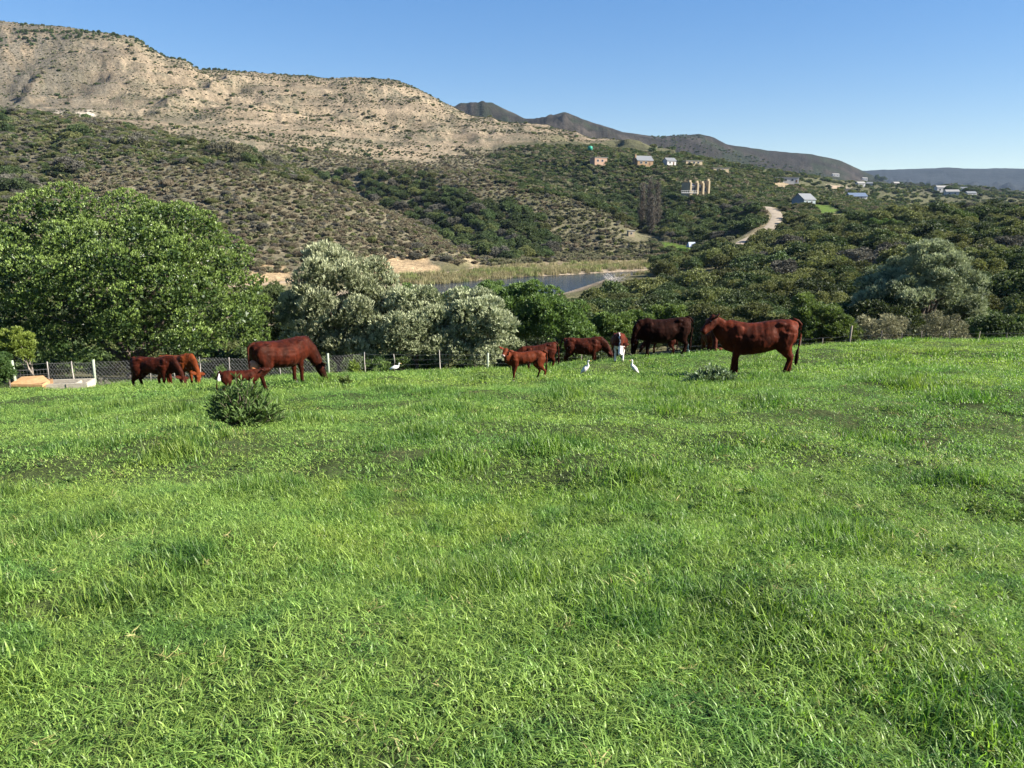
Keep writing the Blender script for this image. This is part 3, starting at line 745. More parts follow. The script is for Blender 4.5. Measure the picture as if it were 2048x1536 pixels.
OPEN_UV = [[(1318, 480), (1395, 494), (1388, 510), (1315, 496)], [(1622, 408), (1665, 410), (1710, 440), (1640, 436)], [(1370, 552), (1475, 548), (1490, 568), (1300, 566)],
           [(1535, 425), (1560, 420), (1562, 445), (1520, 480), (1480, 488), (1530, 450)], [(1540, 368), (1585, 362), (1600, 370), (1560, 380)], [(1245, 455), (1320, 475), (1330, 490), (1250, 480)],
           [(690, 520), (870, 522), (930, 548), (690, 556)]]
def open_ground(P, grow=0.0):
    u, v, d = proj(P); o = np.zeros(len(P), bool)
    for k, pl in enumerate(OPEN_UV): o |= (poly_sd(u, v, pl) < grow) & (d > 120)
    return o

def bush_at(me, p, s, name, label, cat, group, sz=None):
    o = obj(name, me, None, (float(p[0]), float(p[1]), float(p[2]) - 0.12 * s))
    k = s * (sz or rng.uniform(0.85, 1.15)); o.scale = (k * rng.uniform(0.9, 1.15), k * rng.uniform(0.9, 1.15), k); o.rotation_euler = (0, 0, rng.uniform(0, 6.28))
    tag(o, label, cat, group); return o

PLACES = [(1180, 'beyond the white-faced cow'), (1320, 'above the bull'), (1450, 'above the standing cow head'), (1560, 'above the standing cow rump'),
          (1650, 'beyond the yellow-green shrub'), (1740, 'just left of the silvery tree'), (1850, 'behind the silvery tree'), (1960, 'just right of the silvery tree'), (2080, 'at the right frame edge')]
def where_in_thicket(u, d):
    band = 'in the front row' if d < 85 else 'low on the slope' if d < 100 else 'lower middle slope' if d < 118 else 'middle slope' if d < 140 else 'upper slope'
    return band + ' ' + min(PLACES, key=lambda q: abs(q[0] - u))[1]
# right hand thicket, between the fence and the crest
P = jitter_points(70, 330, math.radians(-8), math.radians(40), 5.6, 0.10)
u, v, d = proj(P)
ok = off_road(P, 0.8) & off_house(P) & ~open_ground(P, 6)
left_ok = (u > 1440) | ((d < 165) & (u > 1120)) | ((d > 160) & (u > 1310) & (d < 300))
river_view = ((u > 840) & (u <= 1165) & (d > 125) & (d < 262)) | ((u > 1165) & (u < 1310) & (d > 150) & (d < 262))
ok &= left_ok & ~river_view & ~((d > 265) & (u < 1560)) & (u < 2300)
P, u, v, d = P[ok], u[ok], v[ok], d[ok]
order = np.argsort(d); P, u, v, d = P[order], u[order], v[order], d[order]
kindn = vnoise(P[:, 0] / 14, P[:, 1] / 14, 44) * 0.6 + rng.random(len(P)) * 0.4
styles = np.where(kindn < 0.45, 'dark', np.where(kindn < 0.80, 'olive', np.where(kindn < 0.88, 'grey', 'fresh')))
size = rng.uniform(2.2, 4.3, len(P)) * (0.85 + 0.3 * vnoise(P[:, 0] / 30, P[:, 1] / 30, 45))
TONE = {'dark': 'dark green', 'olive': 'olive', 'grey': 'grey half-dry', 'fresh': 'bright green'}
THICK = {'dark': 'dark green rounded bush in the thicket on the right-hand slope', 'olive': 'olive green rounded bush in the thicket on the right-hand slope',
         'grey': 'grey half-dry bush in the thicket on the right-hand slope', 'fresh': 'bright green rounded bush in the thicket on the right-hand slope'}
inview = (u > -40) & (u < 2090)
cnt = 0; rest = []
for i in range(len(P)):
    st = str(styles[i])
    if inview[i] and cnt < 215:
        cnt += 1
        bush_at(lib(st, 0 if d[i] < 130 else 1, i % 3), P[i], size[i], {'dark': 'dark_bush', 'olive': 'olive_bush', 'grey': 'grey_bush', 'fresh': 'green_bush'}[st], ('big ' if size[i] > 3.4 else '') + TONE[st] + ' bush ' + where_in_thicket(u[i], d[i]), 'bush', 'bushes of the right-hand thicket', 1.0)
    else: rest.append((P[i], size[i], st))

# scatter as one instanced object
def scatter(name, pts, scl, keys, label=None, rot_tilt=0.0, kind='stuff', zs=None):
    """one object: the listed meshes instanced on points"""
    meshes = sorted(set(keys), key=lambda m: m.name)
    lc = bpy.data.collections.new(name + '_sources')
    order = {}
    for i, me in enumerate(meshes):
        o = bpy.data.objects.new('%s_%03d' % (name, i), me); lc.objects.link(o); order[me.name] = i
    n = len(pts)
    me = bpy.data.meshes.new(name); me.vertices.add(n); me.vertices.foreach_set('co', np.asarray(pts, np.float32).ravel())
    a = me.attributes.new('idx', 'INT', 'POINT'); a.data.foreach_set('value', np.array([order[k.name] for k in keys], np.int32))
    a = me.attributes.new('rot', 'FLOAT_VECTOR', 'POINT')
    rot = np.column_stack([rng.normal(0, 1, n) * rot_tilt, rng.normal(0, 1, n) * rot_tilt, rng.uniform(0, 6.28, n)]).astype(np.float32)
    a.data.foreach_set('vector', rot.ravel())
    scl = np.asarray(scl, np.float32)
    if scl.ndim == 1: scl = np.stack([scl, scl, scl * (zs if zs is not None else 1)], 1)
    a = me.attributes.new('scl', 'FLOAT_VECTOR', 'POINT'); a.data.foreach_set('vector', scl.astype(np.float32).ravel())
    o = obj(name, me); tag(o, label, kind=kind)
    ng = bpy.data.node_groups.new(name, 'GeometryNodeTree')
    ng.interface.new_socket('Geometry', in_out='INPUT', socket_type='NodeSocketGeometry'); ng.interface.new_socket('Geometry', in_out='OUTPUT', socket_type='NodeSocketGeometry')
    N = ng.nodes; L = ng.links
    gi = N.new('NodeGroupInput'); go = N.new('NodeGroupOutput'); ci = N.new('GeometryNodeCollectionInfo'); ip = N.new('GeometryNodeInstanceOnPoints')
    ci.inputs['Collection'].default_value = lc; ci.inputs['Separate Children'].default_value = True; ci.inputs['Reset Children'].default_value = True
    ip.inputs['Pick Instance'].default_value = True
    def na(nm, ty):
        q = N.new('GeometryNodeInputNamedAttribute'); q.data_type = ty; q.inputs['Name'].default_value = nm; return [s for s in q.outputs if s.enabled and s.name == 'Attribute'][0]
    er = N.new('FunctionNodeEulerToRotation')
    L.new(gi.outputs[0], ip.inputs['Points']); L.new(ci.outputs[0], ip.inputs['Instance']); L.new(na('idx', 'INT'), ip.inputs['Instance Index'])
    L.new(na('rot', 'FLOAT_VECTOR'), er.inputs[0]); L.new(er.outputs[0], ip.inputs['Rotation']); L.new(na('scl', 'FLOAT_VECTOR'), ip.inputs['Scale'])
    L.new(ip.outputs[0], go.inputs[0])
    md = o.modifiers.new('scatter', 'NODES'); md.node_group = ng
    return o

R_pts = [r[0] - np.array((0, 0, 0.12 * r[1])) for r in rest]; R_s = [r[1] for r in rest]; R_k = [lib(r[2], 1, i % 3) for i, r in enumerate(rest)]
scatter('thicket', R_pts, R_s, R_k, 'dense mixed bushes covering the right-hand slope up to its crest')

# gully trees and the wood below the houses: countable crowns
GULLY = [(600, 348), (680, 345), (770, 352), (850, 350), (960, 400), (1040, 420), (1110, 455), (1115, 515), (1000, 522), (930, 505), (880, 470), (800, 425), (740, 402), (660, 365)]
VALE = [(1150, 400), (1200, 395), (1260, 390), (1330, 372), (1400, 400), (1480, 400), (1520, 430), (1505, 470), (1400, 495), (1320, 480), (1290, 470), (1230, 440), (1180, 415)]
P = jitter_points(235, 520, math.radians(-18), math.radians(19), 5.6, 0.25)
u, v, d = proj(P)
g1 = in_poly(u, v, GULLY) & (d > np.interp(u, [600, 740, 850, 905, 950, 1100], [385, 335, 295, 267, 255, 262]))
g2 = in_poly(u, v, VALE) & (d > 300)
ok = (g1 | g2) & off_road(P, 1.5) & off_house(P, 1) & ~open_ground(P, 3)
P, u, v, d, g1 = P[ok], u[ok], v[ok], d[ok], g1[ok]
order = np.argsort(d); left = []
gcnt = 0
for i in order:
    st = 'dark' if rng.random() < 0.72 else ('olive' if rng.random() < 0.7 else 'grey'); s = rng.uniform(2.6, 4.4)
    if gcnt < 80:
        gcnt += 1
        where = ('in the gully ' + ('at its upper end' if u[i] < 760 else 'in its middle' if u[i] < 900 else 'at its mouth' if u[i] < 1010 else 'on its right side')) if g1[i] else ('in the wooded hollow ' + ('left of the bare poplars' if u[i] < 1280 else 'right of the bare poplars' if u[i] < 1400 else 'beside the gravel road'))
        bush_at(lib(st, 1, i % 3), P[i], s, {'dark': 'dark_tree', 'olive': 'olive_tree', 'grey': 'grey_tree'}[st], {'dark': 'dark', 'olive': 'olive', 'grey': 'grey'}[st] + (' tall' if s > 3.7 else '') + ' round-crowned tree ' + where, 'tree', 'trees of the gully and hollow', 1.0)
    else: left.append((P[i], s, st))
scatter('hollow_wood', [r[0] - np.array((0, 0, 0.3)) for r in left], [r[1] for r in left], [lib(r[2], 1, i % 3) for i, r in enumerate(left)], 'dark low wood filling the gully and the hollow below the houses')

# scrub of the near spurs and the house hill, dry shrubs of the tan hills, rim trees
P = jitter_points(172, 720, math.radians(-40), math.radians(34), 1.9, 0.25)
u, v, d = proj(P)
tanv = _tab(tan_w, P[:, 0], P[:, 1])
foot = np.interp(u, [-300, 520, 700, 920, 1290, 1400, 1500], [172, 176, 196, 232, 268, 290, 300])
dens = fbm(P[:, 0] / 16, P[:, 1] / 16, 4, 301)
spur = (u < 1330) & (tanv < 0.5); hs = (u >= 960) & (d > 380) & (tanv < 0.5); hs |= (u > 1300) & (d > 290)
ok = off_road(P) & off_house(P, -1) & ~open_ground(P) & (d > foot)
ok &= (spur | hs)
hs &= (u + (dens - 0.5) * 300 > 1010) | (u > 1300)
ok &= (rng.random(len(P)) < np.where(hs, 1.0, np.clip(1.0 + (dens - 0.5) * 2.0, 0.7, 1.0)))
GREENTOP = [(-40, 240), (60, 232), (220, 262), (300, 268), (420, 285), (590, 318), (620, 345), (560, 352), (440, 340), (360, 330), (300, 345), (220, 330), (120, 380), (60, 420), (-40, 400)]
P, u, v, d, dens, hs = P[ok], u[ok], v[ok], d[ok], dens[ok], hs[ok]
gt = (poly_sd(u, v, GREENTOP) + (dens - 0.5) * 90 < 0) & (d > 250) & (d < 560)
r = rng.random(len(P)); big = vnoise(P[:, 0] / 9, P[:, 1] / 9, 77)
kinds = np.where(hs, np.where(r < 0.50, 'dark', np.where(r < 0.72, 'olive', np.where(r < .9, 'heath', 'brown'))),
        np.where(gt, np.where(r < 0.35, 'olive', np.where(r < 0.6, 'dark', np.where(r < .82, 'heath', 'grey'))),
        np.where(r + (dens - 0.5) * 1.6 + (u > 980) * 0.35 > 0.66, np.where(r < 0.88, 'heath', 'olive'), np.where(r < 0.14, 'grey', np.where(r < 0.6, 'brown', 'heath')))))
sz = np.where(hs, rng.uniform(0.9, 2.6, len(P)), np.where(gt, 0.9 + 2.2 * big ** 2 * 1.4, rng.uniform(0.55, 1.25, len(P)) * (1 + 0.8 * (rng.random(len(P)) < 0.06)))) 
big_i = [i for i in np.argsort(-(sz / d)) if gt[i] and (big[i] > 0.45)][:60]
seen = set(big_i)
for i in big_i:
    st = str(kinds[i])
    bush_at(lib(st, 1, i % 3), P[i], sz[i] * 1.5, {'dark': 'dark_bush', 'olive': 'olive_bush', 'grey': 'grey_bush', 'brown': 'brown_bush', 'heath': 'heath_bush'}[st], {'dark': 'dark', 'heath': 'pale olive', 'olive': 'olive green', 'grey': 'silvery grey', 'brown': 'brown'}[st] + ' rounded bush on the near spur ' + ('above the round tree left edge' if u[i] < 130 else 'above the round tree top' if u[i] < 290 else 'right of the round tree top' if u[i] < 440 else 'at the bushy crest right end') + ('' if d[i] > 430 else ', lower row'), 'bush', 'bushes on top of the near spur', 1.0)
idx = [i for i in range(len(P)) if i not in seen]
scatter('hillside_scrub', P[idx] - np.array((0, 0, 0.08)), sz[idx], [lib(str(kinds[i]), 1 if (sz[i] / d[i] > 0.0055) else 2, i % 3) for i in idx], 'low brown and olive scrub covering the slopes of the near hills', zs=0.82)

P = jitter_points(560, 1170, math.radians(-40), math.radians(12), 3.6, 0.3)
u, v, d = proj(P); tanv = _tab(tan_w, P[:, 0], P[:, 1])
dn = fbm(P[:, 0] / 45, P[:, 1] / 45, 4, 401); streak = fbm(P[:, 0] / 45, P[:, 2] / 2.6, 3, 402)
ok = (tanv > 0.3) & (rng.random(len(P)) < np.clip(0.58 + (dn - 0.47) * 3.0 + (streak - 0.5) * 4.5 + (u > 700) * 0.15, 0.05, 1))
ok &= off_house(P)
P, u, d = P[ok], u[ok], d[ok]
r = rng.random(len(P)); kk = np.where(r < 0.3, 'dark', np.where(r < 0.6, 'olive', 'heath'))
scatter('dry_hill_shrubs', P, rng.uniform(0.5, 1.1, len(P)) * (1 + 1.6 * (rng.random(len(P)) < 0.05)), [lib(str(kk[i]), 2, i % 3) for i in range(len(P))], 'sparse dark shrubs dotting the pale dry hills', zs=0.7)
# rim of the hills
P = jitter_points(985, 1170, math.radians(-38), math.radians(1), 6.5)
u, v, d = proj(P); rim = np.interp(u, [-300, 300, 400, 660, 870, 1000], [1000, 1010, 1085, 1150, 1120, 1050])
ok = (np.abs(np.hypot(P[:, 0], P[:, 1]) - rim * 1.03) < 22) & (rng.random(len(P)) < 0.55)
P = P[ok]
scatter('rim_shrubs', P, rng.uniform(1.2, 2.6, len(P)), [lib('dark', 2, i % 3) for i in range(len(P))], 'dark shrubs along the skyline rim of the pale hills')
# beyond the crest: dark scrub of the valley and the far settlement
P = jitter_points(700, 2300, math.radians(8), math.radians(39), 9.0, 0.5)
u, v, d = proj(P)
ok = (u > 1300) & (rng.random(len(P)) < np.clip(0.5 + 2.0 * (fbm(P[:, 0] / 60, P[:, 1] / 60, 3, 501) - 0.45), 0.1, 1)) & off_house(P, 3)
P, u, d = P[ok], u[ok], d[ok]
scatter('valley_scrub', P, rng.uniform(2.0, 4.5, len(P)), [lib('dark' if rng.random() < 0.6 else 'olive', 2, i % 3) for i in range(len(P))], 'dark scrub in the open valley beyond the slope', zs=0.7)
# valley floor scrub beyond the fence, left and centre
P = jitter_points(58, 172, math.radians(-38), math.radians(9), 3.2, 0.2)
u, v, d = proj(P)
ok = off_road(P, 1.0) & ~((u > 830) & (u < 1350) & (d > 145)) 
P, u, d = P[ok], u[ok], d[ok]
kk = np.where(rng.random(len(P)) < 0.5, 'dark', np.where(rng.random(len(P)) < 0.6, 'olive', 'fresh'))
scatter('valley_bushes', P, np.where(d < 100, rng.uniform(1.0, 2.2, len(P)), rng.uniform(0.8, 1.6, len(P))), [lib(str(k), 1, i % 3) for i, k in enumerate(kk)], 'mixed bushes on the valley floor behind the fence')

# reeds along the river and dry grass on the banks
def tuft_mesh(name, mat, nb, h, w, spread, lean, seed, segs=3, tip=1.0, tmin=0.0, tmax=1.0):
    """blades growing from a small disc; each blade is a bent tapering strip"""
    g = np.random.default_rng(seed)
    a = g.uniform(0, 6.283, nb); rr = spread * np.sqrt(g.random(nb)); bx, by = rr * np.cos(a), rr * np.sin(a)
    hh = h * g.uniform(0.45, 1.15, nb); az = g.uniform(0, 6.283, nb); ln = lean * g.uniform(0.15, 1.25, nb)
    sx, sy = -np.sin(az + g.normal(0, 0.6, nb)), np.cos(az); V = []
    for k in range(segs + 1):
        t = k / segs
        out = ln * hh * t ** 1.8; z = hh * (t - 0.32 * np.minimum(ln, 1.3) * t ** 2.4)
        ww = w * (1 - t ** 1.6) * 0.5 * g.uniform(0.8, 1.2, nb) + w * 0.02
        cx_, cy_ = bx + np.cos(az) * out, by + np.sin(az) * out
        V.append(np.stack([cx_ - sx * ww, cy_ - sy * ww, z], 1)); V.append(np.stack([cx_ + sx * ww, cy_ + sy * ww, z], 1))
    V = np.stack(V, 1).reshape(-1, 3); m_ = 2 * (segs + 1); b0 = np.arange(nb) * m_; F = []
    for k in range(segs): F.append(np.stack([b0 + 2 * k, b0 + 2 * k + 1, b0 + 2 * k + 3, b0 + 2 * k + 2], 1))
    tt = g.uniform(tmin, tmax, nb)
    return np_mesh(name, V, np.vstack(F), mat, False, attrs={'tint': np.repeat(tt, m_)})
RD = [tuft_mesh('reed_tuft', LM['straw'], 60, 1.25, 0.09, 0.9, 0.25, 900 + k, 2) for k in range(3)]
RDG = [tuft_mesh('green_reed_tuft', LM['olive'], 60, 1.15, 0.10, 0.9, 0.25, 910 + k, 2) for k in range(2)]
P = jitter_points(170, 285, math.radians(-14), math.radians(12), 1.25)
u, v, d = proj(P); s_ = poly_sd(P[:, 0], P[:, 1], RIVER)
far_bank = ((s_ > -2.5) & (s_ < 11) & (d > np.interp(u, [560, 860, 1290, 1350], [178, 186, 236, 246]))) & (u > 740) & (u < 1345)
far_bank |= (d > 205) & (d < 262) & (s_ > 0) & (s_ < 26) & (u > 930) & (u < 1310) & (rng.random(len(P)) < 0.3)
for ln, w in road_keep:
    dd, _ = line_dist(P[:, 0], P[:, 1], ln); far_bank &= dd > 2.6
P = P[far_bank]; pick = fbm(P[:, 0] / 6, P[:, 1] / 6, 2, 601) + rng.normal(0, 0.12, len(P))
P[:, 2] = np.maximum(P[:, 2], WZ - 0.1)
scatter('river_reeds', P, rng.uniform(0.7, 1.15, len(P)), [RDG[i % 2] if pick[i] > 0.58 else RD[i % 3] for i in range(len(P))], 'pale yellow-green reeds lining the far river bank')
# ------------------------------------------------------------------ fence
def fence_xyz(u, Y):
    x = at(u, 740, Y)[0]; return np.array((x, Y, float(H(x, Y))))
FL = [(-60, 29.0), (27, 30.2), (97, 31.8), (145, 33.0), (187, 34.0), (300, 35.0), (347, 35.5), (400, 36.2), (460, 37.0), (560, 38.0), (657, 39.0), (730, 39.8), (790, 40.3), (880, 41.2), (975, 42.2), (1060, 43.0), (1160, 43.8), (1260, 44.5), (1377, 45.0), (1490, 46.0), (1560, 46.4), (1597, 46.8), (1640, 47.2), (1693, 47.8), (1755, 48.2), (1795, 48.6), (1835, 49.0), (1890, 49.4), (1950, 49.8), (2003, 50.2), (2070, 50.8), (2150, 51.5)]
POSTS = {27: 1.25, 187: 1.22, 657: 1.25, 975: 1.2, 1377: 1.25, 1693: 1.75, 2150: 1.3, -60: 1.2}
fr = empty('wire_fence', fence_xyz(*FL[0])); tag(fr, 'long netting and wire fence on wooden posts at the bottom of the pasture', 'fence')
fb = fence_xyz(*FL[0])
POSTM = rough_mat('treated_post_wood', (0.350, 0.392, 0.294), (0.238, 0.280, 0.210), 14, 0.85, 0.3)
DROPM = rough_mat('weathered_dropper', (0.406, 0.378, 0.336), (0.280, 0.252, 0.217), 18, 0.85, 0.3)
DARKP = rough_mat('dark_weathered_post', (0.26, 0.22, 0.18), (0.14, 0.12, 0.10), 14, 0.9, 0.4)
WIREM = rough_mat('galvanised_wire', (0.24, 0.24, 0.23), (0.16, 0.16, 0.155), 20, 0.5, 0, spec=0.5, metallic=0.3)
pts = [fence_xyz(u, Y) - fb for u, Y in FL]; hts = []
for (u, Y), p in zip(FL, pts):
    mb = MB(); lean = rng.normal(0, 0.03, 2)
    if u in POSTS:
        h = POSTS[u]; r = 0.062
        mb.loft([p + (0, 0, -0.4), p + (lean[0] * .4, lean[1] * .4, h * 0.5), p + (lean[0], lean[1], h)], [r, r * 0.97, r * 0.92], 10)
        mb.build('post', DARKP if u == 1693 else POSTM, fr, True)
    else:
        h = 1.28 if u < 700 else rng.uniform(1.1, 1.5); r = 0.027
        q = [p + (lean[0] * t + 0.02 * math.sin(5 * t + u), lean[1] * t, h * t - 0.1) for t in (0, .33, .66, 1)]
        mb.loft(q, [r, r * .9, r, r * .85], 6)
        mb.build('dropper', DROPM if u < 1100 else DARKP, fr, True)
    hts.append(h)
def seg_tube(mb, a, b, r):
    a = Vector(a); b = Vector(b); t = (b - a).normalized(); s = t.cross(Vector((0, 0.3, 1))).normalized() * r; w = t.cross(s.normalized()) * r
    o3 = [s, -0.5 * s + 0.87 * w, -0.5 * s - 0.87 * w]
    mb.add([a + k for k in o3] + [b + k for k in o3], [(0, 1, 4, 3), (1, 2, 5, 4), (2, 0, 3, 5)])
for hz in (1.12, 0.86, 0.60, 0.34, 0.12):
    mb = MB()
    for i in range(len(pts) - 1):
        if hz < 1 and pts[i][0] + fb[0] < -14.5 and hz > 0.5 and False: continue
        n = 4
        for k in range(n):
            def pt(t): 
                q = pts[i] * (1 - t) + pts[i + 1] * t; return q + (0, 0, hz * (1.0 if i > 3 else 1.0) - 0.05 * math.sin(math.pi * t))
            seg_tube(mb, pt(k / n), pt((k + 1) / n), 0.0045 if hz > 1 else 0.0032)
    mb.build('wire_strand', WIREM, fr)
# diamond netting over the left stretch, square netting in its first bay
mb = MB(); A = pts[2]; 
def along(s):
    """point of the fence line at length s from the second post, following the bays"""
    for i in range(1, 12):
        L_ = np.linalg.norm((pts[i + 1] - pts[i])[:2])
        if s <= L_: return pts[i] + (pts[i + 1] - pts[i]) * (s / L_)
        s -= L_
    return pts[12]
tot = sum(np.linalg.norm((pts[i + 1] - pts[i])[:2]) for i in range(1, 11)); first = np.linalg.norm((pts[2] - pts[1])[:2])
cw, ch = 0.15, 0.098; nx = int((tot - first) / cw); nz_ = 11
def netp(i, j, dx=0.0):
    s = first + i * cw + (cw / 2 if j % 2 else 0) + dx
    top = 1.08 + 0.05 * math.sin(s * 0.8) + 0.03 * math.sin(s * 2.9)
    q = along(s); return q + np.array((0, 0.0, 0.04 + j * ch * top / 1.1 + 0.012 * math.sin(s * 9 + j)))
for j in range(nz_):
    for i in range(nx):
        a = netp(i, j); 
        if j % 2: b1, b2 = netp(i, j + 1), netp(i + 1, j + 1)
        else: b1, b2 = netp(i - 1, j + 1) if i else a, netp(i, j + 1)
        k = 0.16
        for b_ in (b1, b2):
            if b_ is not a: seg_tube(mb, a, b_, 0.0030)
for s in np.arange(0.12, first, 0.16):
    seg_tube(mb, along(s) + (0, 0, 0.03), along(s) + (0, 0, 0.86), 0.003)
for z in (0.15, 0.32, 0.48, 0.64, 0.84):
    seg_tube(mb, along(0) + (0, 0, z), along(first) + (0, 0, z + 0.02), 0.005)
o = mb.build('wire_netting', WIREM, fr)

# ------------------------------------------------------------------ water troughs at the left fence corner
def ground_pt(u, v): return hit(u, v)
conc = rough_mat('pale_concrete', (0.434, 0.392, 0.308), (0.336, 0.301, 0.238), 7, 0.95, 0.3)
clay = rough_mat('orange_clay_slab', (0.420, 0.266, 0.133), (0.336, 0.196, 0.091), 6, 0.95, 0.3)
clay_d = rough_mat('brown_block_wall', (0.238, 0.140, 0.070), (0.154, 0.091, 0.049), 6, 0.95, 0.3)
q = np.array((at(66, 775, 30.3)[0], 30.3, 0)); q[2] = float(H(q[0], q[1])); r0 = empty('covered_trough', q, math.radians(7))
tag(r0, 'orange-brown covered trough with a shallow peaked slab at the left fence post', 'trough')
mb = MB(); mb.box((0, 0, 0.14), (1.2, 0.86, 0.32)); mb.build('wall', clay_d, r0)
mb = MB()
xs = [-0.64, -0.1, 0.30, 0.66]; ys = [-0.48, 0.46]
V = [(-0.64, -0.48, 0.31), (0.60, -0.50, 0.27), (0.66, 0.02, 0.30), (0.22, 0.48, 0.44), (-0.58, 0.44, 0.42), (0.0, 0.0, 0.40)]
V = V + [(x, y, z - 0.10) for x, y, z in V[:5]]
mb.add(V, [(0, 1, 5), (1, 2, 5), (2, 3, 5), (3, 4, 5), (4, 0, 5), (0, 6, 7, 1), (1, 7, 8, 2), (2, 8, 9, 3), (3, 9, 10, 4), (4, 10, 6, 0)])
mb.build('cover_slab', clay, r0)
q = np.array((at(138, 775, 30.7)[0], 30.7, 0)); q[2] = float(H(q[0], q[1])) + 0.05; r1 = empty('open_trough', q, math.radians(9))
tag(r1, 'low open pale concrete trough right of the orange covered one', 'trough')
mb = MB()
for c, d in (((0, -0.42, 0.14), (1.75, 0.09, 0.34)), ((0, 0.42, 0.14), (1.57, 0.09, 0.34)), ((-0.83, 0.045, 0.142), (0.09, 0.83, 0.334)), ((0.83, 0.045, 0.142), (0.09, 0.83, 0.334)), ((0.36, 0.0, 0.12), (0.06, 0.74, 0.30))):
    mb.box(c, d)
mb.build('wall', conc, r1)
mb = MB(); mb.box((0, 0, 0.03), (1.56, 0.74, 0.10)); mb.build('floor_slab', conc, r1)
mb = MB(); mb.box((-0.05, 0, 0.17), (1.54, 0.73, 0.005)); mb.build('trough_water', bpy.data.materials['river_water'], r1)
mb = MB(); mb.loft([(0.1, -0.48, 0.1), (0.1, -0.475, 0.3)], [0.014, 0.014], 6); mb.build('pipe', DARKP, r1)

# ------------------------------------------------------------------ cattle
def hide(name, c, c2, rough=0.62, mark='mark', markc=(0.75, 0.70, 0.64)):
    m, nt, b = new_mat(name); N = nt.nodes; L = nt.links
    tc = N.new('ShaderNodeTexCoord'); nz = N.new('ShaderNodeTexNoise'); nz.inputs['Scale'].default_value = 5; nz.inputs['Detail'].default_value = 7; nz.inputs['Roughness'].default_value = 0.6
    mp = N.new('ShaderNodeMapping'); mp.inputs['Scale'].default_value = (1.0, 1.0, 0.45); L.new(tc.outputs['Object'], mp.inputs[0]); L.new(mp.outputs[0], nz.inputs['Vector'])
    r = N.new('ShaderNodeValToRGB'); r.color_ramp.elements[0].position = 0.38; r.color_ramp.elements[1].position = 0.66
    r.color_ramp.elements[0].color = (*c2, 1); r.color_ramp.elements[1].color = (*c, 1); L.new(nz.outputs['Fac'], r.inputs[0])
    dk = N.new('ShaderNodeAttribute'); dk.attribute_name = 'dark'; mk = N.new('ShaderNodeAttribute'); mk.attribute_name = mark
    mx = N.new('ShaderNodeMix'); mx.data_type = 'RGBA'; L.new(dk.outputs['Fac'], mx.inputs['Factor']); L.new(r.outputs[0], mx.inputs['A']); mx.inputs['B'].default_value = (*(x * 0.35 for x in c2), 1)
    m2 = N.new('ShaderNodeMix'); m2.data_type = 'RGBA'; L.new(mk.outputs['Fac'], m2.inputs['Factor']); L.new(mx.outputs['Result'], m2.inputs['A']); m2.inputs['B'].default_value = (*markc, 1)
    L.new(m2.outputs['Result'], b.inputs['Base Color'])
    b.inputs['Roughness'].default_value = rough; b.inputs['Specular IOR Level'].default_value = 0.13
    b.inputs['Specular Tint'].default_value = (1, 0.55, 0.42, 1)
    b.inputs['Sheen Weight'].default_value = 0.02; b.inputs['Sheen Tint'].default_value = (1, 0.6, 0.4, 1); b.inputs['Sheen Roughness'].default_value = 0.4
    n3 = N.new('ShaderNodeTexNoise'); n3.inputs['Scale'].default_value = 38; n3.inputs['Detail'].default_value = 4; L.new(mp.outputs[0], n3.inputs['Vector'])
    bp = N.new('ShaderNodeBump'); bp.inputs['Strength'].default_value = 0.35; bp.inputs['Distance'].default_value = 0.012; L.new(n3.outputs['Fac'], bp.inputs['Height']); L.new(bp.outputs[0], b.inputs['Normal'])
    return m
HD = {'brown': hide('dark_brown_hide', (0.058, 0.0108, 0.0048), (0.016, 0.0038, 0.0022)),
      'red': hide('red_brown_hide', (0.096, 0.0165, 0.0058), (0.024, 0.0048, 0.0025)),
      'orange': hide('orange_brown_hide', (0.1615, 0.0382, 0.0093), (0.0808, 0.0179, 0.0051)),
      'black': hide('black_brown_hide', (0.018, 0.0055, 0.0035), (0.006, 0.0024, 0.002), 0.65),
      'calf': hide('calf_hide', (0.1105, 0.0229, 0.0076), (0.0467, 0.0102, 0.0043))}
SKIN = rough_mat('pink_udder_skin', (0.62, 0.24, 0.11), (0.50, 0.18, 0.08), 12, 0.55)
HORN = rough_mat('dark_hoof', (0.045, 0.035, 0.03), (0.02, 0.016, 0.014), 20, 0.5, spec=0.4)
EYEM = rough_mat('dark_eye', (0.012, 0.008, 0.006), (0.006, 0.004, 0.003), 20, 0.12, spec=0.8)
NOSEM = rough_mat('pale_muzzle', (0.42, 0.30, 0.26), (0.28, 0.18, 0.15), 22, 0.5)
EARI = rough_mat('ear_lining', (0.36, 0.12, 0.07), (0.24, 0.08, 0.05), 18, 0.7)
TAGR = rough_mat('red_ear_tag', (0.70, 0.10, 0.04), (0.6, 0.08, 0.03), 5, 0.5)

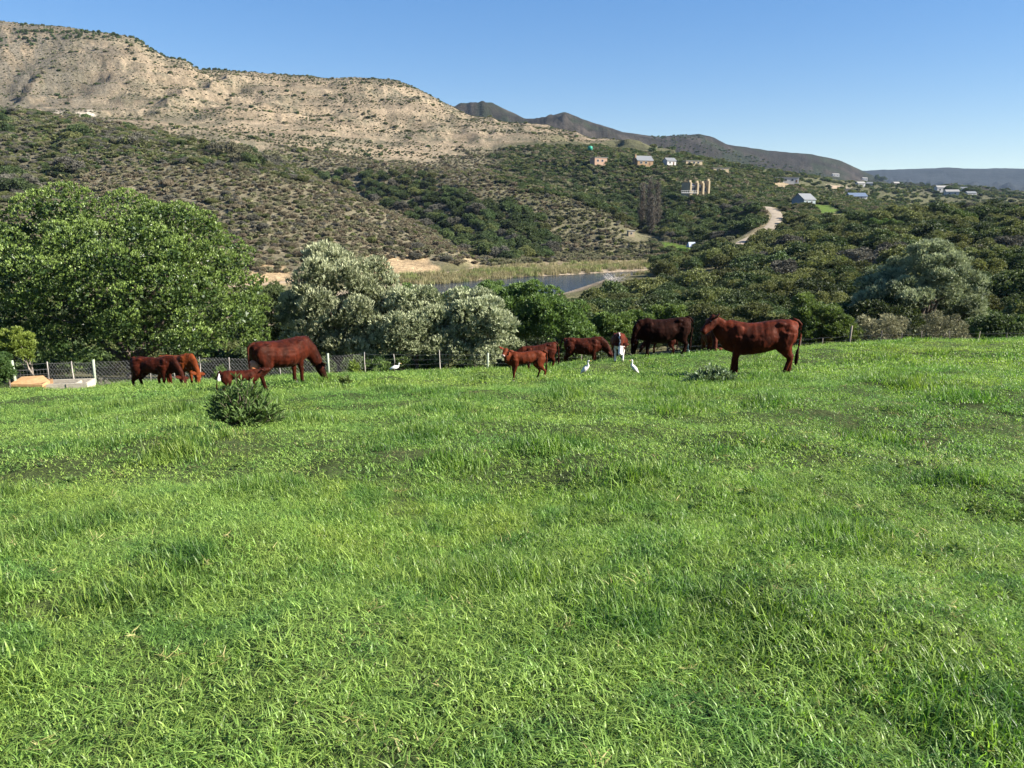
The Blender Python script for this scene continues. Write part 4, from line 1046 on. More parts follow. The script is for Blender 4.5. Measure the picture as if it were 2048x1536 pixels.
def cow(label, u, Y, heading, scale=1.0, coat='brown', graze=True, calf=False, poll=None, hdir=None, name='cow', cat='cow', belly=1.0, wide=1.0, group=None, marks=None,
        tail_out=0.05, udder=None, ear=0.0, dz=0.0, hump=0.0, stride=(0.05, -0.06, 0.06, -0.08), leg_k=1.0, tag_ear=False, seed=0, muzzle=False, vox=0.02, rake=0.0):
    g = np.random.default_rng(50 + seed)
    x = at(u, 750, Y)[0]; z = float(H(x, Y)) + dz; th = math.radians(heading)
    root = empty(name, (x, Y, z), th, scale); tag(root, label, cat, group)
    def gz(px, py):          # ground height below a body point, in body units
        wx = x + scale * (px * math.cos(th) - py * math.sin(th)); wy = Y + scale * (px * math.sin(th) + py * math.cos(th))
        return float(np.clip((float(H(wx, wy)) - (z - dz)) / scale, -0.22, 0.22))
    tilt = (gz(0.6, 0) - gz(-0.6, 0)) / 1.2 * 0.85 - rake
    def Z(px, zz_): return zz_ + tilt * px
    lz = 1.0
    thin = 0.80 if calf else 1.0; up = 0.10 if calf else 0.0
    w = wide * thin; bl = belly * (0.74 if calf else 1.0)
    st = [(-0.86, 1.24, 1.00, 0.07), (-0.80, 1.285, 0.84, 0.19), (-0.68, 1.325, 0.74, 0.262), (-0.50, 1.335, 0.68, 0.285), (-0.28, 1.305, 0.62, 0.315), (-0.02, 1.285, 0.555, 0.355),
          (0.22, 1.275, 0.545, 0.345), (0.42, 1.295, 0.56, 0.30), (0.58, 1.325 + hump, 0.585, 0.262), (0.72, 1.27 + hump, 0.63, 0.215), (0.84, 1.17, 0.70, 0.16), (0.92, 1.06, 0.80, 0.09)]
    mb = MB(); n = 20; vs = []
    for (sx, zt, zb, hw) in st:
        zb = zt - (zt - zb) * (bl if -0.6 < sx < 0.5 else (1 + bl) / 2); 
        if calf: sx *= 0.9; zt += 0.0; zb += 0.03
        zc_ = zt - (zt - zb) * 0.50
        for k in range(n):
            a = 2 * math.pi * k / n; ca, sa = math.cos(a), math.sin(a)
            wy = hw * w * math.copysign(abs(ca) ** 0.85, ca)
            if sa > 0: wy *= 1 - 0.34 * sa ** 2                    # narrower, bony topline
            else: wy *= 1 - 0.10 * sa ** 2
            hz = (zt - zc_) if sa > 0 else (zc_ - zb)
            vs.append((sx, wy, Z(sx, zc_ + math.copysign(abs(sa) ** 0.9, sa) * hz)))
    m_ = len(st); fs = [(i * n + k, i * n + (k + 1) % n, (i + 1) * n + (k + 1) % n, (i + 1) * n + k) for i in range(m_ - 1) for k in range(n)]
    fs += [tuple(reversed(range(n))), tuple((m_ - 1) * n + k for k in range(n))]; mb.add(vs, fs)
    # hip bones, pin bones, shoulder muscle, brisket
    for s in (1, -1):
        mb.ball((-0.46, s * 0.175 * w, Z(-.46, 1.225)), (0.13, 0.075, 0.07), 10)
        mb.ball((-0.78, s * 0.10 * w, Z(-.8, 1.165)), (0.085, 0.065, 0.075), 10)
        mb.ball((0.52, s * 0.185 * w, Z(.5, 1.0)), (0.17, 0.085, 0.25), 12)
        mb.ball((-0.62, s * 0.18 * w, Z(-.6, 0.98)), (0.225, 0.12, 0.29), 12)
    mb.ball((0.72, 0, Z(.7, 0.86 if calf else 0.76)), (0.14, 0.105, 0.15), 10)
    # neck and head
    if poll is None: poll = (1.30, 0.0, 0.56) if graze else (1.12, 0.0, 1.46)
    if hdir is None: hdir = (0.42, 0.0, -0.91) if graze else (0.80, 0.0, -0.60)
    pl = Vector(poll); hd = Vector(hdir).normalized()
    nb0 = Vector((0.60, 0, Z(.6, 1.0))); nb1 = Vector((0.80, 0, Z(.8, 1.02 if graze else 1.10)))
    k_ = 0.86 if calf else 1.0
    mid = nb1.lerp(pl, 0.5) + Vector((0, 0, 0.07 if graze else -0.04))
    mb.loft([nb0, nb1, nb1.lerp(mid, .6), mid, mid.lerp(pl, .6), pl - hd * 0.02], [(0.20 * w, 0.33), (0.17 * w, 0.30 * k_), (0.145, 0.25 * k_), (0.128, 0.21 * k_), (0.112, 0.165), (0.10, 0.13)], 14)
    sidev = Vector((0, 1, 0)) if abs(hd.y) < 0.7 else Vector((1, 0, 0))
    sidev = (sidev - hd * sidev.dot(hd)).normalized(); hup = hd.cross(sidev).normalized()
    if hup.z < 0 and not graze: hup = -hup
    if graze and hup.x < 0: hup = -hup
    HL = 0.46 if not calf else 0.40
    def hp(t, su=0.0, sy=0.0): return pl + hd * (t * HL) + hup * su + sidev * sy
    hs = [(-0.14, 0.075, 0.085, 0.0), (0.0, 0.112, 0.122, 0.0), (0.18, 0.122, 0.130, -0.005), (0.36, 0.112, 0.118, -0.012), (0.58, 0.092, 0.102, -0.014), (0.80, 0.082, 0.084, -0.008), (0.93, 0.086, 0.080, -0.006), (1.03, 0.068, 0.060, -0.006)]
    vs = []; n = 14
    for (t, rw, rh, off) in hs:
        c = hp(t, off)
        for k in range(n):
            a = 2 * math.pi * k / n; vs.append(c + sidev * (math.cos(a) * rw) + hup * (math.sin(a) * rh))
    fs = [(i * n + k, i * n + (k + 1) % n, (i + 1) * n + (k + 1) % n, (i + 1) * n + k) for i in range(len(hs) - 1) for k in range(n)]
    fs += [tuple(range(n)), tuple((len(hs) - 1) * n + k for k in range(n))]; mb.add(vs, fs)
    mb.ball(hp(-0.04, 0.07), (0.075, 0.075, 0.06), 8)
    for s in (1, -1): mb.ball(hp(0.33, 0.06, s * 0.085), (0.035, 0.035, 0.035), 8)
    # legs
    feet = []; lw = (0.80 if calf else 1.0) * 1.14
    for (s, front, so) in ((1, 1, stride[0]), (-1, 1, stride[1]), (1, 0, stride[2]), (-1, 0, stride[3])):
        if front:
            J = [(0.50, 0.165, 0.98), (0.49, 0.175, 0.76), (0.51 + so * 0.3, 0.165, 0.60), (0.535 + so * 0.6, 0.155, 0.40), (0.53 + so * 0.75, 0.155, 0.34), (0.53 + so, 0.152, 0.135), (0.555 + so, 0.152, 0.06)]
            R = [(0.13, 0.17), (0.095, 0.125), (0.068, 0.085), (0.054, 0.062), (0.044, 0.05), (0.043, 0.048), (0.05, 0.052)]
        else:
            J = [(-0.58, 0.17, 1.02), (-0.54, 0.195, 0.84), (-0.55 + so * .2, 0.20, 0.68), (-0.67 + so * 0.4, 0.185, 0.52), (-0.745 + so * 0.6, 0.175, 0.43), (-0.72 + so * 0.75, 0.172, 0.34), (-0.68 + so, 0.168, 0.135), (-0.65 + so, 0.168, 0.06)]
            R = [(0.14, 0.23), (0.12, 0.235), (0.10, 0.175), (0.064, 0.088), (0.050, 0.066), (0.043, 0.050), (0.043, 0.048), (0.05, 0.052)]
        fx, fy = J[-1][0], J[-1][1] * s * w; gr = gz(fx, fy)
        P_ = []
        for (jx, jy, jz) in J:
            t = max(0.0, min(1.0, jz / 0.95)); P_.append((jx, s * jy * (w * 0.5 + 0.5), jz + gr * (1 - t) + tilt * jx * t))
        mb.loft(P_, [(a * lw, b * lw) for a, b in R], 10, up=(1, 0, 0.01))
        feet.append((P_[-1], so, front))
    src = bpy.data.objects.new('tmp', mb.mesh('tmp')); COL.objects.link(src)
    md = src.modifiers.new('r', 'REMESH'); md.mode = 'VOXEL'; md.voxel_size = vox; md.use_smooth_shade = True
    ms = src.modifiers.new('s', 'SMOOTH'); ms.factor = 0.5; ms.iterations = 5
    dg = bpy.context.evaluated_depsgraph_get(); me = bpy.data.meshes.new_from_object(src.evaluated_get(dg)); me.name = 'body'
    bpy.data.objects.remove(src)
    nv = len(me.vertices); co = np.empty(nv * 3, np.float32); me.vertices.foreach_get('co', co); co = co.reshape(-1, 3)
    # fine muscle and rib relief
    nrm = np.empty(nv * 3, np.float32); me.vertices.foreach_get('normal', nrm); nrm = nrm.reshape(-1, 3)
    rib = np.sin(co[:, 0] * 46 + co[:, 2] * 6) * 0.0004 * sstep(-0.3, -0.1, co[:, 0]) * (1 - sstep(0.30, 0.42, co[:, 0])) * sstep(0.7, 0.85, co[:, 2])
    dsp = (fbm(co[:, 0] * 5 + seed, co[:, 2] * 4 + co[:, 1] * 3, 3, 700) - 0.5) * 0.060 * (co[:, 2] > 0.5) + rib
    flank = np.exp(-(((co[:, 0] + 0.36) / 0.10) ** 2 + ((co[:, 2] - 1.06) / 0.13) ** 2)) * 0.035
    co = co + nrm * (dsp - flank)[:, None]; me.vertices.foreach_set('co', co.astype(np.float32).ravel())
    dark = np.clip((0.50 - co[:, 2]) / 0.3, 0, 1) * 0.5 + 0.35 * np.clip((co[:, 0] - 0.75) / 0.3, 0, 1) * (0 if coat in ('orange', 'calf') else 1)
    hv = co - np.array(pl); ht = hv @ np.array(hd) / HL; hr = np.linalg.norm(hv - np.outer(hv @ np.array(hd), np.array(hd)), axis=1)
    mark = np.zeros(nv)
    if marks == 'whiteface':
        up_ = hv @ np.array(hup); sd_ = np.abs(hv @ np.array(sidev)); nn = fbm(co[:, 0] * 9, co[:, 1] * 9 + co[:, 2] * 9, 2, 702)
        on = (hr < 0.2)
        mark = np.maximum(mark, on * sstep(0.20, 0.34, ht + (nn - 0.5) * 0.25))
        mark = np.maximum(mark, (hr < 0.30) * (np.abs(co[:, 1] + (nn - .5) * .12) < 0.016) * (co[:, 2] > 0.98) * (co[:, 0] > 0.45))
        mark = np.maximum(mark, sstep(0.62, 0.70, co[:, 0] + (0.85 - co[:, 2]) * 0.35 + (nn - 0.5) * 0.2) * (co[:, 2] < 0.86) * (hr > 0.17) * 0.9)
        mark = np.maximum(mark, (co[:, 2] < 0.42 + (nn - 0.5) * 0.2) * (co[:, 0] > 0.2) * 0.85)
    if muzzle: mark = np.maximum(mark, (hr < 0.15) * sstep(0.93, 1.0, ht) * 0.55)
    a_ = me.attributes.new('dark', 'FLOAT', 'POINT'); a_.data.foreach_set('value', dark.astype(np.float32))
    a_ = me.attributes.new('mark', 'FLOAT', 'POINT'); a_.data.foreach_set('value', mark.astype(np.float32))
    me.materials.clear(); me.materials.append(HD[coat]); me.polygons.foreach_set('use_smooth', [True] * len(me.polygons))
    obj('body', me, root)
    # hooves
    for (p, so, front) in feet:
        hb = MB(); r = 0.055 * lw
        hb.loft([(p[0] - 0.005, p[1], p[2] + 0.015), (p[0] + 0.008, p[1], p[2] - 0.03), (p[0] + 0.03, p[1], p[2] - 0.065)], [(r * .9, r * .9), (r, r * 1.05), (r * 1.05, r * 1.25)], 10, up=(1, 0, 0))
        hb.build('hoof', HORN, root, True)
    # ears, eyes, muzzle
    for s in (1, -1):
        e = MB(); b0 = hp(0.04, 0.035, s * 0.09); dirv = (sidev * s * 1.0 - hd * (0.10 - ear * 0.3) + hup * (-0.10 if graze else 0.12)).normalized()
        el = 0.28 if not calf else 0.27
        e.loft([b0, b0 + dirv * el * 0.3, b0 + dirv * el * 0.65, b0 + dirv * el], [(0.022, 0.040), (0.022, 0.078), (0.017, 0.070), (0.006, 0.012)], 8, up=tuple(hd))
        eo = e.build('ear', HD[coat], root, True)
        for nm_ in ('dark',): pass
        if not graze:
            e2 = MB(); e2.loft([b0 + dirv * el * 0.2 + hd * 0.022, b0 + dirv * el * 0.5 + hd * 0.024, b0 + dirv * el * 0.85 + hd * 0.012], [(0.008, 0.03), (0.010, 0.042), (0.006, 0.016)], 8, up=tuple(hup))
            lo = e2.build('ear_lining', EARI, eo, True)
        if tag_ear and s == 1:
            t_ = MB(); c = b0 + dirv * el * 0.55 + hd * 0.03; t_.box(c, (0.03, 0.045, 0.055)); t_.build('ear_tag', TAGR, eo)
        ey = MB(); c = hp(0.33, 0.052, s * 0.112); ey.ball(c, (0.021, 0.021, 0.021), 8); ey.build('eye', EYEM, root, True)
    if muzzle or not graze:
        nz2 = MB(); c0 = hp(0.965, 0.0)
        nz2.loft([hp(0.95, 0.012), hp(1.02, 0.010), hp(1.06, 0.006)], [(0.070, 0.052), (0.062, 0.046), (0.034, 0.026)], 10, up=tuple(hup)); nz2.build('muzzle', NOSEM if muzzle else HORN, root, True)
    # tail
    t0 = Vector((-0.855, 0, Z(-.86, 1.27))); ty = g.uniform(-0.03, 0.03)
    tl = MB(); tp = [t0 + Vector((0.12, 0, 0.03)), t0, t0 + Vector((-0.075, ty * .3, -0.08)), t0 + Vector((-0.10 - tail_out * .4, ty, -0.34)), t0 + Vector((-0.08 - tail_out, ty * 1.5, -0.62)), t0 + Vector((-0.06 - tail_out * 1.3, ty * 2, -0.76))]
    ts = 0.85 if calf else 1.0
    tp = [t0 + (p - t0) * ts for p in tp]
    tl.loft(tp, [0.045, 0.040, 0.032, 0.022, 0.018, 0.018], 8); tt = tl.build('tail', HD[coat], root, True)
    sw = MB(); e = tp[-1]; sw.loft([tp[-2], e, e + Vector((0, 0, -0.12)), e + Vector((0.01, 0, -0.24)), e + Vector((0.01, 0, -0.31))], [0.018, 0.036, 0.048, 0.036, 0.008], 8); sw.build('tail_switch', HD['black'], tt, True)
    if udder:
        ub = MB(); ub.ball((-0.52 + udder[0], udder[1], 0.66 + udder[2]), (0.17, 0.15, 0.17), 14); uo = ub.build('udder', SKIN, root, True)
        for dx_, dy_ in ((-.06, .06), (-.06, -.06), (.06, .06), (.06, -.06)):
            t2 = MB(); c = Vector((-0.52 + udder[0] + dx_, udder[1] + dy_, 0.53 + udder[2])); t2.loft([c, c + Vector((0, 0, -0.075))], [0.016, 0.011], 6); t2.build('teat', SKIN, uo, True)
    return root

cow('dark red-brown cow with a thin frame grazing beside the netting, nearer of the left pair', 308, 27, -9, 0.95, 'brown', belly=0.88, wide=0.86, poll=(1.22, -0.12, 0.56), hdir=(0.50, -0.30, -0.80), seed=1, tail_out=0.02)
cow('orange-brown cow grazing with its head down behind the dark thin cow', 354, 28.9, -22, 0.98, 'orange', belly=0.95, poll=(1.12, -0.06, 0.66), hdir=(0.22, -0.25, -0.94), seed=2, ear=0.2)
cow('big glossy brown cow seen from behind, grazing to the right, beside the suckling calf', 562, 20.8, 48, 1.0, 'brown', belly=1.06, wide=1.28, poll=(1.14, -0.14, 0.44), hdir=(0.34, -0.22, -0.90), udder=(-0.26, 0.0, 0.02), seed=3, stride=(0.0, 0.02, -0.05, 0.06), tail_out=0.0)
cow('small speckled dark calf suckling at the big cow, half hidden by the leafy weed', 478, 19.0, 26, 0.54, 'brown', calf=True, graze=False, poll=(1.02, 0.05, 1.20), hdir=(0.92, 0.10, 0.05), name='calf', cat='calf', seed=4, tail_out=0.10, vox=0.028, wide=1.05)
cow('bright red-brown calf standing alone and looking at the viewer', 1052, 20.0, 196, 0.63, 'calf', calf=True, graze=False, poll=(0.90, 0.10, 1.40), hdir=(0.50, 0.72, -0.42), name='calf', cat='calf', seed=5, tag_ear=True, vox=0.026, belly=1.02, stride=(0.04, -0.03, -0.10, 0.12), muzzle=True, tail_out=-0.02)
cow('dark brown young cow almost hidden behind the standing calf', 1078, 26.5, 192, 0.72, 'brown', graze=True, name='young_cow', seed=6, dz=-0.05)
cow('brown cow grazing towards the white-faced cow, tail hanging free', 1164, 33, -4, 0.97, 'brown', graze=True, poll=(1.20, -0.05, 0.62), hdir=(0.55, -0.2, -0.82), seed=7, tail_out=0.14, belly=1.05)
cow('brown cow with a white face, blaze and white legs facing the viewer beside the bull', 1236, 26.6, 264, 0.80, 'red', graze=True, poll=(1.00, 0.03, 0.98), hdir=(0.42, 0.0, -0.91), marks='whiteface', wide=1.1, seed=8, ear=0.1)
HD['black'].node_tree.nodes['Principled BSDF'].inputs['Specular IOR Level'].default_value = 0.06
cow('nearly black bull with a humped shoulder grazing to the left', 1324, 27.4, 183, 1.10, 'black', graze=True, name='bull', cat='bull', hump=0.05, belly=1.06, wide=1.12, poll=(0.98, 0.10, 0.62), hdir=(0.10, 0.0, -0.99), seed=9, tail_out=-0.02)
cow('small dark brown calf mostly hidden behind the legs of the bull', 1322, 29.8, 175, 0.60, 'brown', calf=True, graze=True, name='calf', cat='calf', seed=10, vox=0.03, dz=0.12)
cow('brown cow grazing head on, showing behind the head of the standing cow', 1416, 32.5, 268, 0.88, 'red', graze=True, poll=(1.16, 0.0, 0.52), seed=11, dz=0.08)
cow('large red-brown cow standing side-on at the right with its head raised', 1514, 19.2, 174, 1.06, 'red', graze=False, poll=(1.09, 0.02, 1.33), hdir=(0.60, 0.42, -0.62), seed=12, belly=1.06, wide=1.05, stride=(0.10, -0.06, 0.08, -0.10), tail_out=-0.02, muzzle=False, vox=0.018, rake=0.045)

# ------------------------------------------------------------------ egrets
FEA = rough_mat('white_feathers', (0.66, 0.66, 0.64), (0.52, 0.53, 0.52), 14, 0.8)
BILL = rough_mat('orange_bill', (0.70, 0.42, 0.12), (0.60, 0.32, 0.08), 20, 0.5)
SHANK = rough_mat('dark_shank', (0.12, 0.11, 0.09), (0.07, 0.06, 0.05), 20, 0.6)
def egret(label, u, Y, heading, s=1.0, upright=True, dz=0.0):
    x = at(u, 740, Y)[0]; root = empty('egret', (x, Y, float(H(x, Y)) + dz), math.radians(heading), s); tag(root, label, 'bird', 'white egrets among the cattle')
    b = MB()
    if upright: body = [(-0.17, 0, 0.16), (-0.12, 0, 0.22), (-0.03, 0, 0.32), (0.05, 0, 0.41), (0.10, 0, 0.47), (0.085, 0, 0.53), (0.075, 0, 0.59), (0.10, 0, 0.635), (0.14, 0, 0.64)]
    else: body = [(-0.22, 0, 0.24), (-0.15, 0, 0.27), (-0.02, 0, 0.30), (0.09, 0, 0.31), (0.15, 0, 0.33), (0.17, 0, 0.37), (0.165, 0, 0.42), (0.19, 0, 0.455), (0.23, 0, 0.455)]
    b.loft(body, [0.012, 0.045, 0.082, 0.072, 0.042, 0.027, 0.024, 0.034, 0.016], 12, up=(0, 1, 0.001))
    b.build('body', FEA, root, True)
    for sg in (1, -1):
        w_ = MB(); p0, p1, p2 = [Vector(body[i]) + Vector((0, sg * 0.055, 0.0)) for i in (3, 2, 0)]
        w_.loft([p0, p1 + Vector((0, sg * .015, 0)), p2], [(0.02, 0.05), (0.022, 0.065), (0.006, 0.012)], 8); w_.build('wing', FEA, root, True)
        l_ = MB(); l_.loft([(0.0, sg * 0.03, 0.26), (-0.01, sg * 0.03, 0.12), (0.0, sg * 0.03, 0.0)], [0.012, 0.008, 0.008], 6); l_.box((0.025, sg * 0.03, 0.004), (0.07, 0.03, 0.008)); l_.build('leg', SHANK, root, True)
        e_ = MB(); h = Vector(body[-2]); e_.ball(h + Vector((0.018, sg * 0.028, 0.006)), (0.005, 0.004, 0.005), 6); e_.build('eye', EYEM, root)
    k = MB(); h = Vector(body[-1]); k.loft([h, h + Vector((0.075, 0, -0.012))], [0.013, 0.002], 6); k.build('bill', BILL, root, True)
egret('white egret standing side-on in front of the white-faced cow, facing right', 1171, 21.5, -15, 0.80)
egret('slender white egret standing tall in front of the bull, facing left', 1268, 20.9, 200, 0.78)
egret('white egret crouching alone in the grass between the big cow and the standing calf', 790, 29, 20, 0.9, False, 0.05)
egret('white egret just behind the bowed head of the orange-brown cow', 436, 31, 100, 1.0, True, -0.1)

# ------------------------------------------------------------------ weeds in the pasture
def weed(label, u, v_base, Y, wpx, hpx, style, n_shoot, name='weed', L=0.13, Wd=0.030, leaves_per=16, seed=0, cat='weed', group=None):
    global rng
    keep = rng; rng = np.random.default_rng(3000 + seed)
    x = at(u, v_base, Y)[0]; base = np.array((x, Y, float(H(x, Y)))); s = Y / FPX
    W_, Hh = wpx * s / 2, hpx * s
    root = empty(name, base); tag(root, label, cat, group)
    parts = []; mb = MB()
    for k in range(n_shoot):
        a = rng.uniform(0, 6.283); rr = math.sqrt(rng.random()) * (0.75 + 0.5 * float(vnoise(math.cos(a) * 1.6 + seed * 3.1, math.sin(a) * 1.6, 31))); 
        tip = np.array((W_ * rr * math.cos(a), W_ * rr * math.sin(a) * 0.9, Hh * (1.0 - 0.62 * rr ** 1.6) * rng.uniform(0.55, 1.15)))
        b0 = tip * (0.12, 0.12, 0) + rng.normal(0, 0.02, 3) * (1, 1, 0); b0[2] = -0.03
        mid = b0 * 0.45 + tip * 0.55 + np.array((0, 0, 0.06))
        mb.loft([b0, mid, tip], [0.007, 0.006, 0.003], 5)
        t = rng.uniform(0.25, 1.0, leaves_per) ** 0.7
        q = np.where(t[:, None] < 0.55, b0 + (mid - b0) * (t / 0.55)[:, None], mid + (tip - mid) * ((t - 0.55) / 0.45)[:, None])
        ax = norm(tip - b0); d = norm(rand_dir(leaves_per) * (1, 1, 0.4) + ax * 0.7 + np.array((0, 0, 0.35)))
        lsz = rng.uniform(0.6, 1.15, leaves_per) * (1.15 - 0.35 * t)
        parts.append(leaves(q, d, L * lsz, Wd * lsz, np.clip(0.15 + 0.55 * t + rng.normal(0, 0.15, leaves_per), 0, 1), 0.12))
    V, F, T = join(parts); obj('foliage', np_mesh('foliage', V, F, LM[style], attrs={'tint': T}), root)
    mb.build('stems', BARK, root); rng = keep; return root
weed('bushy dark green weed with pointed leaves standing alone in front of the suckling calf', 490, 872, 10.4, 150, 104, 'weed', 190, seed=1, L=0.15, Wd=0.030, leaves_per=17)
weed('sprawling grey-green weed at the front feet of the large standing cow', 1425, 775, 17.2, 112, 34, 'greyweed', 90, seed=2, L=0.14, Wd=0.045)
weed('low dark green weed in the grass left of the standing calf', 962, 766, 21, 52, 18, 'fresh', 34, seed=3, L=0.12, Wd=0.04)
weed('tall thin green weed between the big cow and the fence', 690, 785, 20, 34, 34, 'fresh', 22, seed=4, L=0.12, Wd=0.03)
weed('yellow-green upright weed against the fence right of its third post', 708, 745, 36, 30, 32, 'lime', 40, seed=5, L=0.16, Wd=0.05)
weed('dark leafy weed at the fence, right of the yellow-green one', 768, 745, 37, 42, 30, 'fresh', 50, seed=6, L=0.16, Wd=0.05)
weed('green weed growing against the netting behind the two left cows', 442, 762, 34, 36, 40, 'fresh', 50, seed=7, L=0.16, Wd=0.05)
weed('dry twiggy weed at the foot of the green fence post right of the troughs', 206, 768, 32, 34, 20, 'grey', 26, seed=8, L=0.12, Wd=0.02)

# ------------------------------------------------------------------ houses on the hillside
wallm = {k: rough_mat('plaster_' + k, c, tuple(x * .85 for x in c), 1.2, 0.95, 0.1) for k, c in {'pink': (0.36, 0.24, 0.17), 'cream': (0.38, 0.31, 0.20), 'white': (0.46, 0.45, 0.43), 'ochre': (0.28, 0.19, 0.11), 'greyblue': (0.22, 0.26, 0.28)}.items()}
roofm = {k: rough_mat('roof_' + k, c, tuple(x * .75 for x in c), 2.0, 0.7, 0.1) for k, c in {'grey': (0.17, 0.18, 0.19), 'pale': (0.30, 0.29, 0.27), 'blue': (0.11, 0.15, 0.22), 'slate': (0.20, 0.24, 0.28)}.items()}
glassm = rough_mat('dark_window_glass', (0.03, 0.035, 0.045), (0.02, 0.02, 0.03), 2, 0.15, spec=0.6)
framem = rough_mat('window_frame', (0.5, 0.48, 0.44), (0.4, 0.38, 0.35), 3, 0.8)
dfloor = {}
def house(label, name, u, v, size, heading, wall, roof, style='gable', wins=(), door=None, cat='house', pitch=0.35, ov=0.4, i=None, group=None, lift=0.0):
    q = hit(u, v, 230); w_, d_, h_ = size
    x, Y, z = q; th = math.radians(heading)
    root = empty(name, (x, Y + d_ / 2, float(H(x, Y + d_ / 2)) + lift), th); tag(root, label, cat, group)
    mb = MB(); mb.box((0, 0, h_ / 2 - 1.0), (w_, d_, h_ + 2.0)); 
    if style == 'gable':
        rh = d_ * pitch; mb.add([(-w_ / 2, -d_ / 2, h_), (-w_ / 2, d_ / 2, h_), (-w_ / 2, 0, h_ + rh), (w_ / 2, -d_ / 2, h_), (w_ / 2, d_ / 2, h_), (w_ / 2, 0, h_ + rh)], [(0, 2, 1), (3, 4, 5), (0, 3, 5, 2), (1, 2, 5, 4), (0, 1, 4, 3)])
    if style == 'gable_front':
        rh = w_ * pitch; mb.add([(-w_ / 2, -d_ / 2, h_), (w_ / 2, -d_ / 2, h_), (0, -d_ / 2, h_ + rh), (-w_ / 2, d_ / 2, h_), (w_ / 2, d_ / 2, h_), (0, d_ / 2, h_ + rh)], [(0, 1, 2), (3, 5, 4), (0, 2, 5, 3), (1, 4, 5, 2), (0, 3, 4, 1)])
    mb.build('wall', wallm[wall], root)
    rb = MB(); t = 0.16
    if style == 'flat': rb.box((0.2, 0, h_ + 0.14), (w_ + ov * 2.4, d_ + ov * 2, 0.25))
    elif style == 'gable':
        for s in (1, -1):
            a = (0, s * (d_ / 2 + ov), h_ - ov * 2 * pitch + 0.03); rb.add([(-w_ / 2 - ov, 0, h_ + rh + .03), (w_ / 2 + ov, 0, h_ + rh + .03), (w_ / 2 + ov, a[1], a[2]), (-w_ / 2 - ov, a[1], a[2]), (-w_ / 2 - ov, 0, h_ + rh + t), (w_ / 2 + ov, 0, h_ + rh + t), (w_ / 2 + ov, a[1], a[2] + t), (-w_ / 2 - ov, a[1], a[2] + t)], [(0, 1, 2, 3), (4, 7, 6, 5), (0, 4, 5, 1), (1, 5, 6, 2), (2, 6, 7, 3), (3, 7, 4, 0)])
    elif style == 'gable_front':
        for s in (1, -1):
            a = (s * (w_ / 2 + ov), 0, h_ - ov * 2 * pitch + 0.03); rb.add([(0, -d_ / 2 - ov, h_ + rh + .03), (0, d_ / 2 + ov, h_ + rh + .03), (a[0], d_ / 2 + ov, a[2]), (a[0], -d_ / 2 - ov, a[2]), (0, -d_ / 2 - ov, h_ + rh + t), (0, d_ / 2 + ov, h_ + rh + t), (a[0], d_ / 2 + ov, a[2] + t), (a[0], -d_ / 2 - ov, a[2] + t)], [(0, 1, 2, 3), (4, 7, 6, 5), (0, 4, 5, 1), (1, 5, 6, 2), (2, 6, 7, 3), (3, 7, 4, 0)])
    rb.build('roof', roofm[roof], root)
    for (wx, wz, ww, wh) in wins:
        f = MB(); f.box((wx, -d_ / 2 - 0.03, wz), (ww + 0.24, 0.10, wh + 0.24)); fo = f.build('window', framem, root)
        g_ = MB(); g_.box((wx, -d_ / 2 - 0.085, wz), (ww, 0.03, wh)); g_.build('pane', glassm, fo)
    if door:
        f = MB(); f.box((door[0], -d_ / 2 - 0.05, 1.05), (door[1], 0.12, 2.1)); f.build('door', rough_mat('door_paint', (0.16, 0.10, 0.07), None, 2), root)
    return root
house('pinkish flat-roofed house at the left end of the ridge, below the green tank', 'flat_roofed_house', 1198, 331, (10.5, 7, 4.6), 24, 'pink', 'pale', 'flat', [(-2.6, 2.5, 1.6, 1.5), (1.2, 2.5, 1.6, 1.5)], (4.0, 1.0))
hs_ = house('grey-roofed house with a chimney and orange-tan walls on the ridge', 'chimney_house', 1287, 333, (13, 8, 3.4), 20, 'ochre', 'grey', 'gable', [(-3.5, 1.8, 1.8, 1.4), (0.5, 1.8, 1.6, 1.4)], (3.6, 1.1), pitch=0.42)
mb = MB(); mb.box((-6.9, -1, 3.6), (1.0, 1.4, 8.4)); mb.build('chimney', wallm['ochre'], hs_)
house('small white cottage among trees right of the chimney house', 'white_cottage', 1340, 332, (8, 6, 3.0), 24, 'white', 'grey', 'gable', [(-1.5, 1.6, 1.2, 1.2)], (1.8, 1.0))
house('long low pale house second from the right on the ridge', 'long_house', 1386, 331, (14, 6, 2.9), 16, 'cream', 'pale', 'flat', [(-4, 1.6, 1.6, 1.2), (0, 1.6, 1.6, 1.2), (3.6, 1.6, 1.6, 1.2)])
house('low cream building stepping down the right end of the ridge', 'low_building', 1440, 345, (13, 6, 2.6), 14, 'cream', 'pale', 'flat', [(-3, 1.4, 1.4, 1.0), (1.5, 1.4, 1.4, 1.0)])
house('long white house above the road bend', 'long_white_house', 1574, 367, (20, 8, 4.2), -3, 'white', 'pale', 'flat', [(-6, 2.1, 1.8, 1.5), (-1, 2.1, 1.8, 1.5), (4.5, 2.1, 1.8, 1.5)], (8, 1.2))
house('house with a grey roof, blue-grey side and white gable beside the small lawn', 'gabled_house', 1612, 411, (9.5, 8, 3.0), 32, 'greyblue', 'grey', 'gable', [(-2.2, 1.5, 1.4, 1.1), (1.6, 1.5, 1.4, 1.1)], pitch=0.38)
house('blue-roofed house half hidden by bushes right of the gabled house', 'blue_roofed_house', 1716, 402, (13, 8, 2.6), 5, 'white', 'blue', 'gable', [(-3.0, 1.4, 1.4, 1.0), (2.0, 1.4, 1.4, 1.0)], pitch=0.3)
